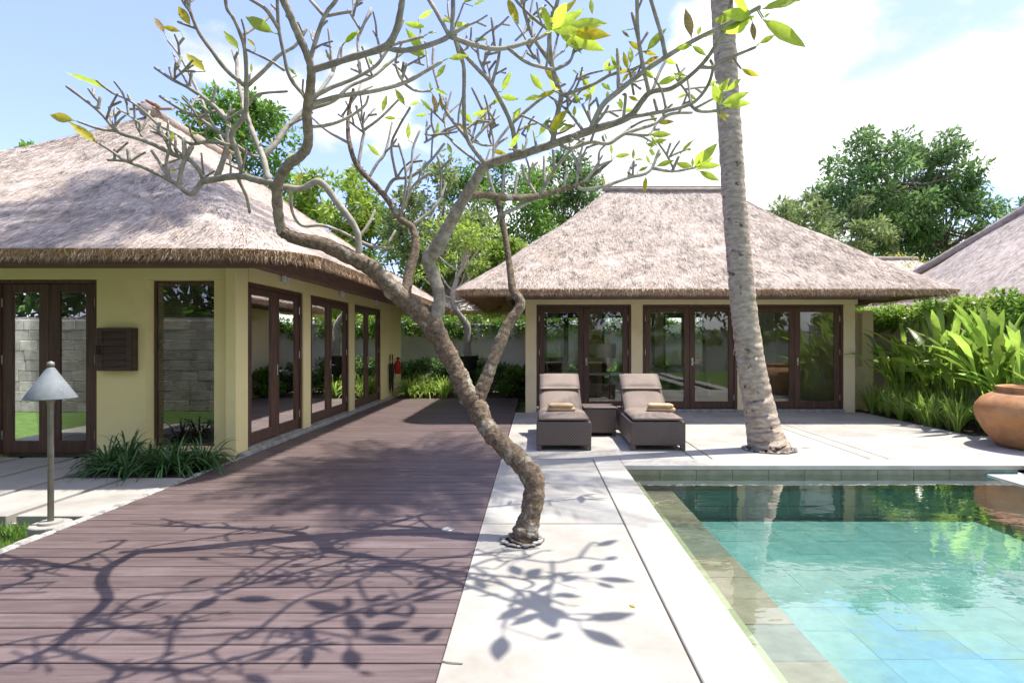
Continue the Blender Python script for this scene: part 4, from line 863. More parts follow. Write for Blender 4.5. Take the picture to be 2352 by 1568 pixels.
CH = [  # (view, points, width from, width to, depth change)
 ('A', [(1450,1130),(1360,1100),(1280,1080),(1180,1085),(1100,1100),(1030,1112)], 17, 13, .2),
 ('A', [(1280,1080),(1240,920),(1210,820),(1290,700),(1300,530),(1290,300),(1230,130),(1180,50),(1170,-60)], 12, 7, -.5),
 ('A', [(1120,1095),(1170,940),(1190,800),(1180,740),(1090,640),(950,540),(850,490),(740,415)], 12, 6, .1),
 ('A', [(1180,740),(1300,660),(1370,580),(1550,560)], 7, 5, -.2), ('A', [(1090,640),(1115,520)], 6, 5, 0), ('A', [(940,550),(965,440)], 6, 6, 0), ('A', [(850,490),(828,415)], 6, 5, 0),
 ('A', [(1060,1105),(960,985),(860,950),(740,890),(640,850),(510,805),(390,675),(200,530)], 10, 6, -.1),
 ('A', [(510,805),(400,790),(270,745)], 6, 5, .1), ('A', [(390,675),(405,595)], 7, 6, 0),
 ('A', [(1150,860),(1060,870),(960,880),(880,830),(770,770),(680,690),(590,620),(480,570)], 8, 5, .2), ('A', [(590,620),(575,580)], 6, 5, 0), ('A', [(605,640),(625,760),(660,835)], 5, 5, 0),
 ('A', [(1030,1112),(960,1190),(860,1120),(700,1040),(560,985),(480,930),(400,880)], 11, 5, -.2), ('A', [(570,985),(450,980)], 6, 5, .1), ('A', [(585,990),(575,915)], 8, 7, 0), ('A', [(830,1100),(770,1000),(720,925)], 8, 6, .1),
 ('A', [(840,1100),(810,1000),(830,900),(835,850)], 8, 5, -.1), ('A', [(880,1120),(910,1010),(970,900)], 9, 8, 0), ('A', [(905,990),(915,850)], 8, 7, 0),
 ('A', [(1290,530),(1180,430),(1080,300),(1010,200),(960,80),(930,-20),(880,-150)], 10, 6, -.2), ('A', [(1000,190),(880,135)], 6, 5, 0),
 ('A', [(1165,840),(1090,760),(1020,600),(960,470),(890,340),(820,250)], 7, 5, .2), ('A', [(1160,820),(1000,720),(880,660),(770,590)], 8, 6, -.1), ('A', [(1230,880),(1330,950),(1400,960)], 7, 7, .2),
 ('A', [(1440,1120),(1400,960),(1350,840),(1300,700),(1250,500),(1240,350)], 14, 7, .4), ('A', [(1400,960),(1470,890),(1540,790),(1640,690),(1720,600),(1830,450)], 13, 7, .5),
 ('A', [(1310,520),(1400,440),(1500,340),(1600,280),(1670,180)], 9, 6, .1), ('A', [(1330,560),(1320,460)], 6, 6, 0), ('A', [(1350,300),(1440,370),(1530,430)], 5, 6, 0),
 ('A', [(1650,620),(1570,480),(1530,330),(1500,180),(1490,0),(1500,-120)], 9, 7, -.15), ('A', [(1500,180),(1420,60),(1330,0),(1250,-60)], 9, 7, -.2), ('A', [(1290,210),(1420,120),(1460,60)], 6, 5, .2),
 ('A', [(1695,380),(1740,200),(1790,80),(1850,0),(1900,-120)], 10, 8, -.1), ('A', [(1800,100),(1940,70)], 7, 7, .05), ('A', [(1770,85),(1690,0)], 8, 7, .1),
 ('V', [(826,596),(824,555),(813,518),(772,462),(734,417),(693,433),(650,430)], 14, 14, -.1), ('A', [(2000,1450),(2050,1370),(2085,1290)], 7, 6, .1), ('A', [(1905,1400),(1920,1370)], 6, 5, 0),
 ('A', [(1560,1160),(1580,1290),(1640,1380),(1760,1380),(1880,1420),(1980,1470),(2080,1510),(2200,1520)], 7, 7, .5), ('D', [(260,430),(310,345)], 6, 5, .1),
 ('A', [(1240,1080),(1300,1200),(1320,1300)], 8, 7, .1),
 ('B', [(20,415),(60,420),(250,360),(470,290),(540,200),(570,80),(585,-20),(600,-140)], 18, 12, -.35), ('B', [(480,290),(580,310),(720,285),(870,220),(890,120),(895,-10),(900,-150)], 12, 9, -.05),
 ('B', [(880,225),(990,150)], 9, 8, 0), ('B', [(880,215),(1000,270),(1150,300),(1280,280),(1420,230),(1490,190)], 12, 8, .35),
 ('B', [(15,620),(130,545),(270,490),(400,420),(470,340),(560,190),(590,120)], 10, 5, .2), ('B', [(10,645),(200,590),(400,560),(590,510),(720,440),(820,380)], 11, 8, .15), ('B', [(600,510),(660,555),(750,560)], 6, 5, .1),
 ('B', [(0,775),(130,765),(250,720),(350,650),(375,590)], 8, 5, .1), ('B', [(10,670),(160,620),(260,530),(400,470),(500,390),(590,320)], 8, 5, .35), ('B', [(300,440),(310,250),(330,190),(390,50)], 8, 5, .2), ('B', [(330,190),(250,60)], 6, 5, 0),
 ('B', [(160,430),(130,180)], 6, 5, 0), ('B', [(235,390),(210,290)], 5, 5, 0), ('B', [(440,350),(430,240),(405,190)], 6, 5, 0), ('B', [(480,290),(650,240),(710,225)], 7, 6, .1),
 ('B', [(590,510),(540,400),(560,380)], 5, 5, 0), ('B', [(590,490),(610,390)], 7, 6, 0), ('B', [(870,210),(800,90),(740,-10),(700,-90)], 9, 9, .05),
 ('B', [(680,1350),(770,1280),(820,1200),(850,1120)], 8, 6, .2), ('B', [(480,1190),(530,1100),(640,1080),(760,980),(840,880)], 8, 6, .1), ('B', [(310,1010),(340,850),(345,800),(300,650)], 8, 6, .2), ('B', [(345,800),(450,720),(570,600)], 6, 5, .1),
 ('B', [(390,1100),(430,1000),(480,930),(520,750)], 7, 5, .2), ('B', [(545,1080),(515,900),(560,780),(630,660)], 7, 5, -.2), ('B', [(610,1300),(600,1160),(600,1030),(560,880)], 7, 5, 0), ('B', [(600,1290),(620,1170),(640,1000),(650,900),(690,800)], 8, 5, .2),
 ('B', [(610,1170),(680,1110),(750,1060)], 6, 7, 0), ('B', [(680,1110),(700,1030)], 5, 5, 0), ('B', [(255,880),(120,800),(30,720)], 6, 5, .1), ('B', [(345,810),(250,740),(190,700)], 5, 5, .2), ('B', [(820,1210),(820,1060),(800,960)], 6, 5, 0), ('B', [(820,1040),(885,965)], 5, 5, 0),
 ('B', [(760,970),(770,840),(800,790)], 5, 4, 0),
 ('C', [(690,800),(760,650),(860,560),(1000,450),(1150,350),(1320,250),(1480,170),(1660,80),(1725,45)], 12, 8, -.6), ('C', [(1150,345),(1120,200),(1060,0),(1040,-120)], 10, 8, -.1),
 ('C', [(1045,555),(1010,400),(980,200),(975,0),(970,-120)], 9, 8, -.2), ('C', [(950,250),(945,80)], 8, 7, 0), ('C', [(1060,550),(1110,450),(1150,370)], 7, 6, .1), ('C', [(985,290),(1040,200)], 6, 6, 0),
 ('C', [(920,730),(1100,690),(1300,640),(1400,540),(1440,420),(1425,370)], 9, 6, -.2), ('C', [(1310,640),(1350,680),(1450,680),(1540,655)], 7, 6, .1), ('C', [(1330,665),(1440,605)], 6, 5, 0), ('C', [(1360,430),(1450,410),(1560,350),(1700,290)], 8, 6, -.2), ('C', [(1565,360),(1610,420)], 5, 4, 0),
 ('C', [(490,900),(560,910),(690,870),(800,880),(900,820),(1080,760),(1180,700),(1310,690)], 9, 6, .3), ('C', [(905,830),(1040,830)], 6, 5, 0), ('C', [(700,860),(720,790)], 6, 5, 0),
 ('C', [(460,880),(490,690),(510,590),(490,530),(455,400),(440,200),(490,0),(500,-120)], 12, 8, -.3), ('C', [(515,585),(700,520),(810,460),(930,430),(1000,400)], 8, 6, -.1), ('C', [(860,565),(860,480),(855,300)], 8, 7, 0), ('C', [(805,455),(805,385)], 6, 5, 0), ('C', [(940,440),(955,580)], 6, 5, 0),
 ('B', [(1285,945),(1250,760),(1130,520),(1050,430),(960,330),(900,235)], 11, 8, -.5), ('B', [(1130,520),(1170,370),(1185,240)], 8, 6, -.1), ('B', [(1160,290),(1130,110)], 6, 6, 0), ('B', [(1260,750),(1400,630),(1550,530),(1580,515)], 7, 6, .1), ('B', [(1110,510),(1060,380),(1040,310)], 6, 5, 0), ('B', [(1070,390),(1120,380)], 5, 5, 0),
 ('B', [(1080,1000),(980,850),(960,650),(960,420),(930,330),(905,240)], 9, 8, -.6), ('B', [(980,850),(850,680),(800,520),(770,400),(775,290)], 8, 6, .2), ('B', [(1000,890),(1060,700),(1150,620)], 6, 5, .2), ('B', [(1070,680),(1010,540)], 6, 5, 0), ('B', [(1075,1010),(900,880),(850,790),(840,700)], 6, 5, .2), ('B', [(1010,900),(1080,790),(1140,730)], 6, 6, .1),
 ('B', [(1130,980),(1160,880),(1240,770)], 6, 6, .15), ('B', [(1020,870),(1080,890),(1130,890)], 5, 5, .1), ('B', [(1130,890),(1115,840)], 5, 5, 0),
 ('C', [(640,790),(540,670),(440,590)], 7, 5, .2), ('C', [(690,750),(640,640)], 6, 5, 0), ('C', [(700,790),(770,700),(800,650)], 7, 6, -.1), ('C', [(680,740),(675,680)], 5, 5, 0), ('C', [(740,660),(725,600)], 6, 5, 0), ('C', [(905,730),(905,590),(890,580)], 7, 6, 0), ('C', [(1100,690),(1080,610)], 6, 6, 0), ('C', [(1130,690),(1190,640)], 5, 5, 0),
 ('C', [(360,920),(340,800)], 6, 4, .1), ('C', [(270,930),(300,850),(270,820)], 6, 5, .1), ('C', [(470,870),(440,800),(420,740)], 6, 5, .1),
 ('B', [(1240,310),(1340,380),(1450,415),(1500,425)], 8, 7, .1), ('C', [(455,410),(340,230),(290,90),(260,-40)], 9, 7, -.1), ('C', [(455,195),(350,120),(240,10),(200,-60)], 7, 6, .1), ('C', [(480,440),(560,380),(590,300)], 8, 6, .1), ('C', [(330,160),(230,250)], 6, 5, .1), ('C', [(290,290),(350,360)], 6, 5, .1),
 ('C', [(470,400),(470,310),(490,220)], 6, 5, .1), ('C', [(540,580),(550,650),(545,690)], 6, 5, .1),
 ('C', [(600,1130),(650,1160),(780,1140),(920,1090),(1050,1050),(1110,920)], 8, 6, .3), ('C', [(1065,1045),(1190,1050),(1320,1030)], 7, 5, .15), ('C', [(1200,1040),(1230,960)], 7, 6, 0), ('C', [(955,1075),(955,990)], 5, 5, 0), ('C', [(940,1080),(920,1055)], 5, 5, 0),
 ('C', [(370,1170),(450,1070),(560,930),(650,850)], 8, 6, -.3), ('C', [(400,1140),(405,960)], 7, 6, .1), ('C', [(470,1050),(460,920)], 7, 6, -.1), ('C', [(600,1120),(620,980),(640,900)], 6, 5, .1), ('C', [(530,1150),(545,1030)], 5, 5, .1), ('C', [(640,1110),(740,1020),(820,985)], 7, 5, .1), ('C', [(740,1010),(745,930),(790,880)], 5, 4, .1),
 ('C', [(350,1165),(290,1080),(270,1010)], 7, 6, .1), ('C', [(110,1190),(70,1090),(60,1020)], 8, 7, .1), ('C', [(150,1190),(160,1050)], 7, 6, .1), ('C', [(230,1195),(240,1060)], 6, 6, .1),
 ('D', [(930,250),(1020,210),(1080,180)], 9, 7, .2), ('C', [(340,1240),(460,1170),(500,1200)], 6, 4, .2),
]
for c in CH: chain(*c)
# short stubs and scars on the bare wood
for i in range(24):
    q = NODES[random.randint(400, len(NODES)-1)]
    if q[6] > .03 or q[1] > 480: continue
    l = random.uniform(10, 26); a = random.uniform(-2.6, -.5); chain('V', [(q[0], q[1]), (q[0]+l*math.cos(a), q[1]+l*math.sin(a))], 5.5, 5, random.uniform(-.05, .05))
ENDS = []
for i in range(220):
    q = NODES[random.randint(500, len(NODES)-1)]
    if q[6] > .026 or q[1] > 430 or q[1] < 15: continue
    l = random.uniform(30, 74); a = random.gauss(-1.57, .7)+(-.25 if q[0] < 700 else .15); b = a+random.uniform(-.3, .3)
    m_ = (q[0]+l*.5*math.cos(a), q[1]+l*.5*math.sin(a)); e_ = (m_[0]+l*.5*math.cos(b), m_[1]+l*.5*math.sin(b))
    chain('V', [(q[0], q[1]), m_, e_], 5.2, 4.2, random.uniform(-.18, .18)); ENDS.append(NODES[-1])
    if random.random() < .4: chain('V', [m_, (m_[0]+l*.4*math.cos(a+.8), m_[1]+l*.4*math.sin(a+.8))], 5.4, 5.2, random.uniform(-.1, .1))
NA = np.array(NODES)
def leaf_mesh(k):
    V = []; Fc = []; n = 10; b = random.uniform(-.25, .3)
    for i in range(n+1):
        t = i/n; w = .29*math.sin(math.pi*min(1, max(0, (t-.06)/.94))**.86)*.5 if t > .06 else .008
        z = b*.35*t*t
        for q in (-1, -.5, 0, .5, 1): V.append((t, w*q, z+.22*w*abs(q)+.012*math.sin(t*19+k+q)))
    for i in range(n):
        for q in range(4): c = i*5+q; Fc.append((c, c+1, c+6, c+5))
    return V, Fc
LM = {}
for mk in ('fleaf', 'fleaf_y', 'fleaf_b'):
    LM[mk] = []
    for k in range(4):
        V, Fc = leaf_mesh(k); me = bpy.data.meshes.new('leaf'); me.from_pydata(V, [], Fc); me.polygons.foreach_set('use_smooth', [True]*len(Fc)); me.update(); me.materials.append(M[mk]); LM[mk].append(me)
LOC0 = Vector((-.1, 4.3, 0))
def put_leaf(b, e, mk, wmul=1.0):
    b = Vector(b); e = Vector(e); d = e-b; l = d.length; x = d.normalized()
    toc = (Vector((0, 0, 1.5))-b).normalized()*random.uniform(.8, 1.3)+Vector((random.uniform(-.45, .45), random.uniform(-.45, .45), random.uniform(-.2, .8)))
    y_ = toc.cross(x).normalized(); z_ = x.cross(y_)
    o = bpy.data.objects.new('leaf', random.choice(LM[mk])); col.objects.link(o); o.parent = ft
    o.matrix_basis = Matrix.Translation(b-LOC0) @ Matrix((x, y_, z_)).transposed().to_4x4() @ Matrix.Diagonal((l, l*wmul, l, 1))
def put_flat(b, e):
    d = e-b; l = d.length; x = d.normalized(); up = Vector((.37, .13, 1)).normalized()+Vector((random.uniform(-.35, .35), random.uniform(-.35, .35), 0)); y_ = up.cross(x).normalized(); z_ = x.cross(y_)
    o = bpy.data.objects.new('leaf', random.choice(LM['fleaf'])); col.objects.link(o); o.parent = ft
    o.matrix_basis = Matrix.Translation(b-LOC0) @ Matrix((x, y_, z_)).transposed().to_4x4() @ Matrix.Diagonal((l, l*1.15, l, 1))
def leaf_px(tagc, a, b, mk='fleaf', wmul=1.0):
    (ax, ay), (bx, by) = conv(tagc, [a, b]); d = np.hypot(NA[:, 0]-ax, NA[:, 1]-ay); q = NA[int(np.argmin(d))]
    dt = random.uniform(-.07, .07); put_leaf(at(ax, ay, q[2]), at(bx, by, q[2]+dt), mk, wmul*.98)
    # stalk back to the wood if the leaf base is off it
    if d.min() > 4:
        MB().tube([at(ax, ay, q[2]), tuple(q[3:6])], .004, 5).build('leaf_stalk', 'fleaf', ft)
LV = {'A': [(430,545,190,435), (250,740,95,705,'y'), (390,880,210,745,'y'), (800,210,735,100,'b'), (900,195,780,160,'y'), (960,160,875,30,'y'), (1050,440,925,320,'y'), (1255,305,1165,205), (1470,205,1290,100), (1355,290,1305,235,'y'), (1610,465,1555,410),
            (1330,450,1330,385,'y'), (835,880,850,800), (880,1035,830,1050,'y'), (1000,680,1020,790,'y'), (1020,815,945,820), (1640,1050,1610,1135,'y'), (1550,960,1590,945,'y'), (1895,270,1990,190), (1820,375,1790,320)],
      'B': [(230,260,320,190), (150,380,110,320), (680,120,770,60), (590,145,730,165), (735,210,805,190), (1015,40,1095,-10), (860,360,990,345), (790,480,850,390), (600,650,540,550), (460,690,490,590), (550,725,470,720), (770,690,690,610), (740,700,660,710), (620,860,620,750), (450,960,365,880),
            (790,840,800,740), (760,560,750,500), (770,540,865,595), (820,570,830,680,'y'), (765,570,800,690,'b'), (630,640,690,625), (885,945,860,880), (815,930,860,910), (1190,565,1250,435), (1180,590,1300,610), (1450,560,1360,445), (1440,590,1330,610), (1255,735,1305,665), (1560,515,1450,425,'y'), (1390,105,1500,95), (450,425,500,385), (400,400,370,350), (320,420,325,370)],
      'C': [(540,165,800,130), (560,200,820,215,'y'), (530,215,785,310), (500,110,610,-10,'y'), (690,-10,705,95), (180,-20,250,170,'y'), (490,190,640,320), (920,430,890,315,'y'), (935,395,935,285), (850,420,815,335), (1030,320,1155,165), (1020,400,1110,345,'y'), (1095,520,1225,470), (880,510,930,440,'y'), (820,555,750,505), (800,610,790,555), (985,620,920,590,'y'), (630,640,580,560), (655,630,695,565), (590,720,595,650), (490,820,570,770),
            (510,750,550,740), (300,820,320,750), (370,835,440,715), (225,735,255,670), (1310,235,1270,60,'b'), (1350,220,1360,160), (1310,280,1200,300), (1310,280,1400,340), (1400,230,1460,190), (1730,60,2020,-5), (1740,115,2000,305), (1750,110,1790,80), (1680,130,1690,260,'b'), (1720,270,1820,215), (1610,420,1725,470,'y'), (1450,590,1545,480), (1450,595,1510,580), (1480,635,1675,635), (1460,690,1530,745,'y'), (1490,710,1545,705,'y'), (1050,825,1185,825), (1060,835,1095,900),
            (1030,880,1085,895), (780,820,790,860), (820,950,815,880), (835,960,935,945), (950,980,955,910), (1055,1005,1030,950), (980,1050,1045,1020), (1100,970,1125,930), (1090,1020,1205,985), (1240,945,1320,850), (1315,1025,1315,965), (1340,1010,1460,885), (1340,1020,1490,1010), (1350,1045,1480,1110), (1030,1080,1020,1180,'y'), (770,1130,770,1080,'y'), (910,1090,940,1070), (480,1080,420,1040), (880,190,930,230,'b')]}
for tg, ls in LV.items():
    for l in ls: leaf_px(tg, l[:2], l[2:4], {'y': 'fleaf_y', 'b': 'fleaf_b'}.get(l[4] if len(l) > 4 else '', 'fleaf'))
for (bx, by, t, n, l0) in ((1722, 40, 3.62, 6, .24), (1268, 70, 3.25, 5, .24), (1595, 386, 6.0, 4, .24), (1655, 240, 3.95, 3, .2), (1490, 345, 5.9, 3, .2)):
    c = at(bx, by, t)
    for k in range(n):
        a = random.uniform(0, 6.28); l = l0*random.uniform(.8, 1.25); put_leaf(c, (c[0]+l*.8*math.cos(a), c[1]+l*math.sin(a), c[2]+l*random.uniform(-.1, .55)), 'fleaf', 1.15)
random.shuffle(ENDS); nl = 0
for q in sorted(ENDS, key=lambda q: -q[0]+random.uniform(-350, 350)):
    if nl > 72 or q[1] < 5: continue
    for k in range(random.choice((1, 1, 2, 3))):
        a = random.uniform(0, 6.28); l = random.uniform(.10, .19); nl += 1
        put_leaf(q[3:6], (q[3]+l*math.cos(a)*.8, q[4]+l*.5*math.sin(a), q[5]+l*random.uniform(-.3, .9)), random.choice(('fleaf', 'fleaf', 'fleaf', 'fleaf_y')))
# the crown goes on above the picture: leafy forks, whose shade falls on the boards
def top_fork(v, t, ends, leaves=6):
    for (dx, dy, dz) in ends:
        s = at(*v, t); e = (s[0]+dx, s[1]+dy, s[2]+dz); m = ((s[0]+e[0])/2, (s[1]+e[1])/2, (s[2]+e[2])/2-.08)
        P = smooth_path([s, m, e], 5); MB().tube(P, [.022-.0009*i for i in range(len(P))], 7, .04).build('branch', 'twig', ft, smooth=True)
        for k in range(leaves):
            a = random.uniform(0, 6.28); l = random.uniform(.20, .32); put_leaf(e, (e[0]+l*math.cos(a), e[1]+l*math.sin(a), e[2]+random.uniform(-.12, .2)*l*3), 'fleaf')
top_fork((640, -45), 2.9, [(-.45, .25, .35), (-.2, .5, .5)], 4)
top_fork((408, -56), 3.4, [(-.4, .3, .3), (-.1, .5, .45), (-.5, -.1, .4)], 4)
top_fork((1487, -45), 3.6, [(.1, .2, .4), (-.2, .1, .4)], 4)
# wood and leaves over the picture, placed from the shade they throw on boards and slabs
TOP = [Vector(q[3:6]) for q in NODES if q[1] < 10]
def lift(vx, vy, e=0.0):
    yg = 1950/(vy-786); xg = (vx-CX)/F*yg; z = (1.5+.635*yg)/.9174+e
    return Vector((xg+.37*z, yg+.13*z, z))
def sv(tg, p): return (.5*p[0], 1019+.5*p[1]) if tg == 'L' else ((1300+p[0]*.7228)*.784, (1300+p[1]*.7228)*.784)
def shade_twig(tg, pts, r0, r1):
    P = [lift(*sv(tg, p), .10+.10*random.random()) for p in pts]
    j = min(TOP, key=lambda q: (q-P[0]).length); Q = smooth_path([tuple(j)]+[tuple(p) for p in P], 5)
    MB().tube(Q, [r0+(r1-r0)*i/(len(Q)-1) for i in range(len(Q))], 7, .04).build('branch', 'twig', ft, smooth=True); TOP.extend(Vector(q) for q in Q)
for tg, pts in (('L', [(480,815),(780,880),(1080,868),(1370,850),(1600,885)]), ('L', [(780,880),(760,970),(600,1060),(450,1090)]), ('L', [(740,1000),(970,950),(1080,880),(1170,840)]), ('L', [(970,950),(1045,1030)]), ('L', [(780,880),(830,790),(880,760)]),
                ('L', [(1150,880),(1380,710),(1640,630),(1900,480)]), ('L', [(1370,850),(1650,760),(1900,700),(2060,640)]), ('L', [(1640,630),(1690,720),(1740,700)]), ('L', [(480,815),(640,700),(1000,660),(1130,570)]), ('L', [(1000,660),(1200,560),(1290,500)]), ('L', [(750,1000),(830,1090)]),
                ('S', [(60,520),(230,460),(440,480),(550,460),(650,470)]), ('S', [(130,500),(300,600),(400,680),(550,715)]), ('S', [(440,480),(440,560),(410,640)]), ('S', [(300,600),(240,740)]), ('S', [(550,460),(600,400),(640,410)])):
    shade_twig(tg, pts, .016, .011)
for tg, ls in (('L', [(1280,715,1060,708), (880,770,1010,690), (840,650,960,610), (745,712,650,755), (1200,640,1310,590), (1240,650,1410,620), (1450,790,1610,735), (1710,745,1690,810), (1690,860,1900,800), (1660,885,1870,905), (1940,915,2025,845), (1600,930,1635,1040), (1150,1003,1290,935), (1110,1055,1250,1098), (560,1000,625,985), (1680,725,1815,690), (900,522,970,532), (1310,565,1420,555), (330,965,405,925), (1870,860,2000,842), (1960,620,1930,665), (1640,1040,1720,1060), (950,1090,1010,1075)]),
               ('S', [(400,650,515,712), (570,712,785,680), (550,743,735,825), (240,770,215,875), (270,488,312,535), (330,545,405,498), (410,795,485,755), (210,712,355,655), (590,518,655,482), (470,560,555,528), (610,543,780,557), (615,558,695,585), (650,472,712,452), (615,415,718,388), (120,550,180,590), (430,610,550,612), (400,640,440,740)])):
    for a_, b_, c_, d_ in ls:
        e_ = .12+.15*random.random(); p = lift(*sv(tg, (a_, b_)), e_); q = lift(*sv(tg, (c_, d_)), e_+random.uniform(-.06, .06))
        mid = (p+q)/2; b = p; x = (q-p); put_flat(b, q)
        j = min(TOP, key=lambda w: (w-p).length)
        if (j-p).length > .02: MB().tube([tuple(p), tuple(j)], .005, 5).build('leaf_stalk', 'fleaf', ft)
fl = leaf_mesh(1); me = bpy.data.meshes.new('fallen_leaf'); me.from_pydata(*[fl[0], [], fl[1]]); me.update(); me.materials.append(M['fleaf_y'])
o = bpy.data.objects.new('fallen_leaf', me); col.objects.link(o); p = 1950/(1396-786); o.location = ((1460-CX)/F*p, p, .004); o.scale = (.05, .07, .05); o.rotation_euler = (0, 0, 2.2)
tw = MB(); tw.tube(smooth_path([(-.44, 2.66, .006), (-.40, 2.645, .007), (-.34, 2.64, .006)], 4), .004, 5); tw.build('fallen_twig', 'twig', label='thin brown twig lying on the concrete at the deck edge', cat='twig')
tag(o, 'tiny yellow green fallen leaf lying on the pale concrete', 'leaf')

# pebbles in the tree pits
def pit(cx, cy, r0, r1, n, s, lab, grp, lab2):
    MB().lathe([(r1, -.01), (r1, .004), (.01, .006)], (cx, cy, 0), 28).build('tree_pit', 'soil', label=lab2, cat='soil', kind='structure')
    for i in range(n):
        a = 2*math.pi*i/n*1.0+random.uniform(-.1, .1); r = r0+(r1-r0)*random.random(); q = s*random.uniform(.7, 1.25)
        V = []; m = MB(); m.lathe([(.15, -.55), (.75, -.4), (1, 0), (.8, .42), (.2, .6)], (0, 0, 0), 9)
        m.v = [(cx+r*math.cos(a)+v[0]*q*1.2*math.cos(a+1)-v[1]*q*.85*math.sin(a+1), cy+r*math.sin(a)+v[0]*q*1.2*math.sin(a+1)+v[1]*q*.85*math.cos(a+1), .006+q*.38+v[2]*q*.75) for v in m.v]
        m.build('pebble', 'pebble', None, smooth=True, org=(cx+r*math.cos(a), cy+r*math.sin(a), .006), label=lab, cat='pebble', group=grp)
pit(-.10, 4.27, .125, .155, 26, .021, 'grey white river pebble ringed round the frangipani trunk foot', 'pebbles round the frangipani', 'dark soil ring at the frangipani foot')
pit(3.28, 7.95, .30, .37, 70, .021, 'small grey pebble ringed round the palm trunk foot', 'pebbles round the palm', 'dark soil ring at the palm foot')

# ================================================================== furniture
def lounger(loc, rz, label):
    t = empty('sun_lounger', (0, 0, 0), label, 'sun lounger', 'sun loungers on the terrace'); W = .76; Lg = 1.95
    m = MB(); m.box(-W/2, W/2, 0, .045, .07, .40, .012); m.box(-W/2, -W/2+.04, .046, Lg, .07, .40, .012); m.box(W/2-.04, W/2, .046, Lg, .07, .40, .012); m.box(-W/2+.041, W/2-.041, Lg-.045, Lg, .07, .40, .012)
    m.box(-W/2+.04, W/2-.04, .046, 1.0, .36, .395)
    m.build('base', 'wicker', t)
    for x in (-W/2+.035, W/2-.035):
        for y in (.04, Lg-.04): MB().box(x-.032, x+.032, y-.036, y+.034, 0, .072).build('leg', 'wicker', t)
    def slabc(p0, p1, th, w, name, rnd=.02):
        # soft cushion: rounded slab between two points in the y,z plane
        d = Vector((0, p1[0]-p0[0], p1[1]-p0[1])); L = d.length; d.normalize(); u = Vector((0, -d.z, d.y)); mm = MB()
        ny, nx = 12, 8; V = []; Fc = []
        def pf(i, j, top):
            a = -w/2+w*i/nx; b = L*j/ny; ex = min(i, nx-i)/nx; ey = min(j, ny-j)/ny
            pu = th*(.5+.5*min(1, min(ex*6, ey*7)+.02)**.5)+.010*math.sin(math.pi*i/nx)*math.sin(math.pi*j/ny)
            return Vector((a, p0[0], p0[1]))+d*b+u*(pu if top else th*.12*(1 if ex > 0 and ey > 0 else 3))
        for tp in (0, 1):
            for i in range(nx+1):
                for j in range(ny+1): V.append(pf(i, j, tp))
        n1 = (nx+1)*(ny+1)
        for tp in (0, 1):
            for i in range(nx):
                for j in range(ny):
                    a = tp*n1+i*(ny+1)+j; Fc.append((a, a+1, a+ny+2, a+ny+1))
        for i in range(nx):
            for j in (0, ny): a = i*(ny+1)+j; Fc.append((a, a+ny+1, a+ny+1+n1, a+n1))
        for j in range(ny):
            for i in (0, nx): a = i*(ny+1)+j; Fc.append((a, a+1, a+1+n1, a+n1))
        mm.add(V, Fc); o = mm.build(name, 'cushion', t)
        o.data.polygons.foreach_set('use_smooth', [i < 2*nx*ny for i in range(len(o.data.polygons))]); return o
    slabc((.0, .395), (.93, .395), .09, .70, 'seat_cushion')
    slabc((.935, .40), (1.66, .80), .085, .66, 'back_cushion')
    slabc((1.34, .705), (1.72, .915), .10, .65, 'head_cushion')
    bf = MB(); c, s = math.cos(.504), math.sin(.504); 
    bf.add([(-.33, .95, .375), (.33, .95, .375), (.33, 1.68, .78), (-.33, 1.68, .78), (-.33, .96, .40), (.33, .96, .40), (.33, 1.67, .80), (-.33, 1.67, .80)], [(0, 3, 2, 1), (4, 5, 6, 7), (0, 1, 5, 4), (1, 2, 6, 5), (2, 3, 7, 6), (3, 0, 4, 7)]); bf.build('back_frame', 'wicker', t)
    for x in (-.28, .28): MB().tube([(x, 1.55, .72), (x, 1.75, .25)], .014, 6).build('prop', 'wicker', t)
    t.location = loc; t.rotation_euler.z = rz; return t
lounger((.395, 7.84, 0), 0.0, 'brown wicker sun lounger with taupe cushions standing next to the deck edge')
lounger((1.70, 7.84, 0), R(-1.0), 'brown wicker sun lounger with taupe cushions standing toward the palm trunk')
st = empty('side_table', (1.03, 9.1, 0), 'square brown wicker side table between the two loungers', 'side table')
MB().box(.775, 1.285, 9.05, 9.56, .05, .44, .012).build('body', 'wicker', st); MB().box(.765, 1.295, 9.04, 9.57, .441, .465, .008).build('table_top', 'wicker', st)
for x in (.80, 1.26):
    for y in (9.08, 9.53): MB().box(x-.022, x+.022, y-.022, y+.022, 0, .052).build('foot', 'wicker', st)
def towel(x, y, z, rz, label):
    t = empty('folded_towel', (x, y, z), label, 'towel', 'towels on the loungers'); c, s = math.cos(rz), math.sin(rz)
    for (w, zz, h, dx) in ((.40, 0, .062, 0), (.36, .055, .06, -.01)):
        m = MB(); prof = []
        for k in range(14): a = 2*math.pi*k/14; prof.append((.095*math.copysign(abs(math.cos(a))**.6, math.cos(a)), h*.5+h*.55*math.copysign(abs(math.sin(a))**.7, math.sin(a))))
        V = []; n = 9
        for i in range(n):
            q = i/(n-1); e = (.55 if i in (0, n-1) else 1); X = -w/2+w*q+dx
            for (py, pz) in prof: Y = py*(e*.4+.6)+random.uniform(-.004, .004); V.append((x+X*c-Y*s, y+X*s+Y*c, z+zz+h*.5+(pz-h*.5)*e+random.uniform(-.003, .003)))
        Fc = [(i*14+k, i*14+(k+1) % 14, (i+1)*14+(k+1) % 14, (i+1)*14+k) for i in range(n-1) for k in range(14)]+[tuple(range(13, -1, -1)), tuple((n-1)*14+k for k in range(14))]
        m.add(V, Fc).build('fold', 'towel', t, smooth=True)
towel(.38, 8.34, .488, 0.06, 'tan folded towel lying on the lounger next to the deck edge')
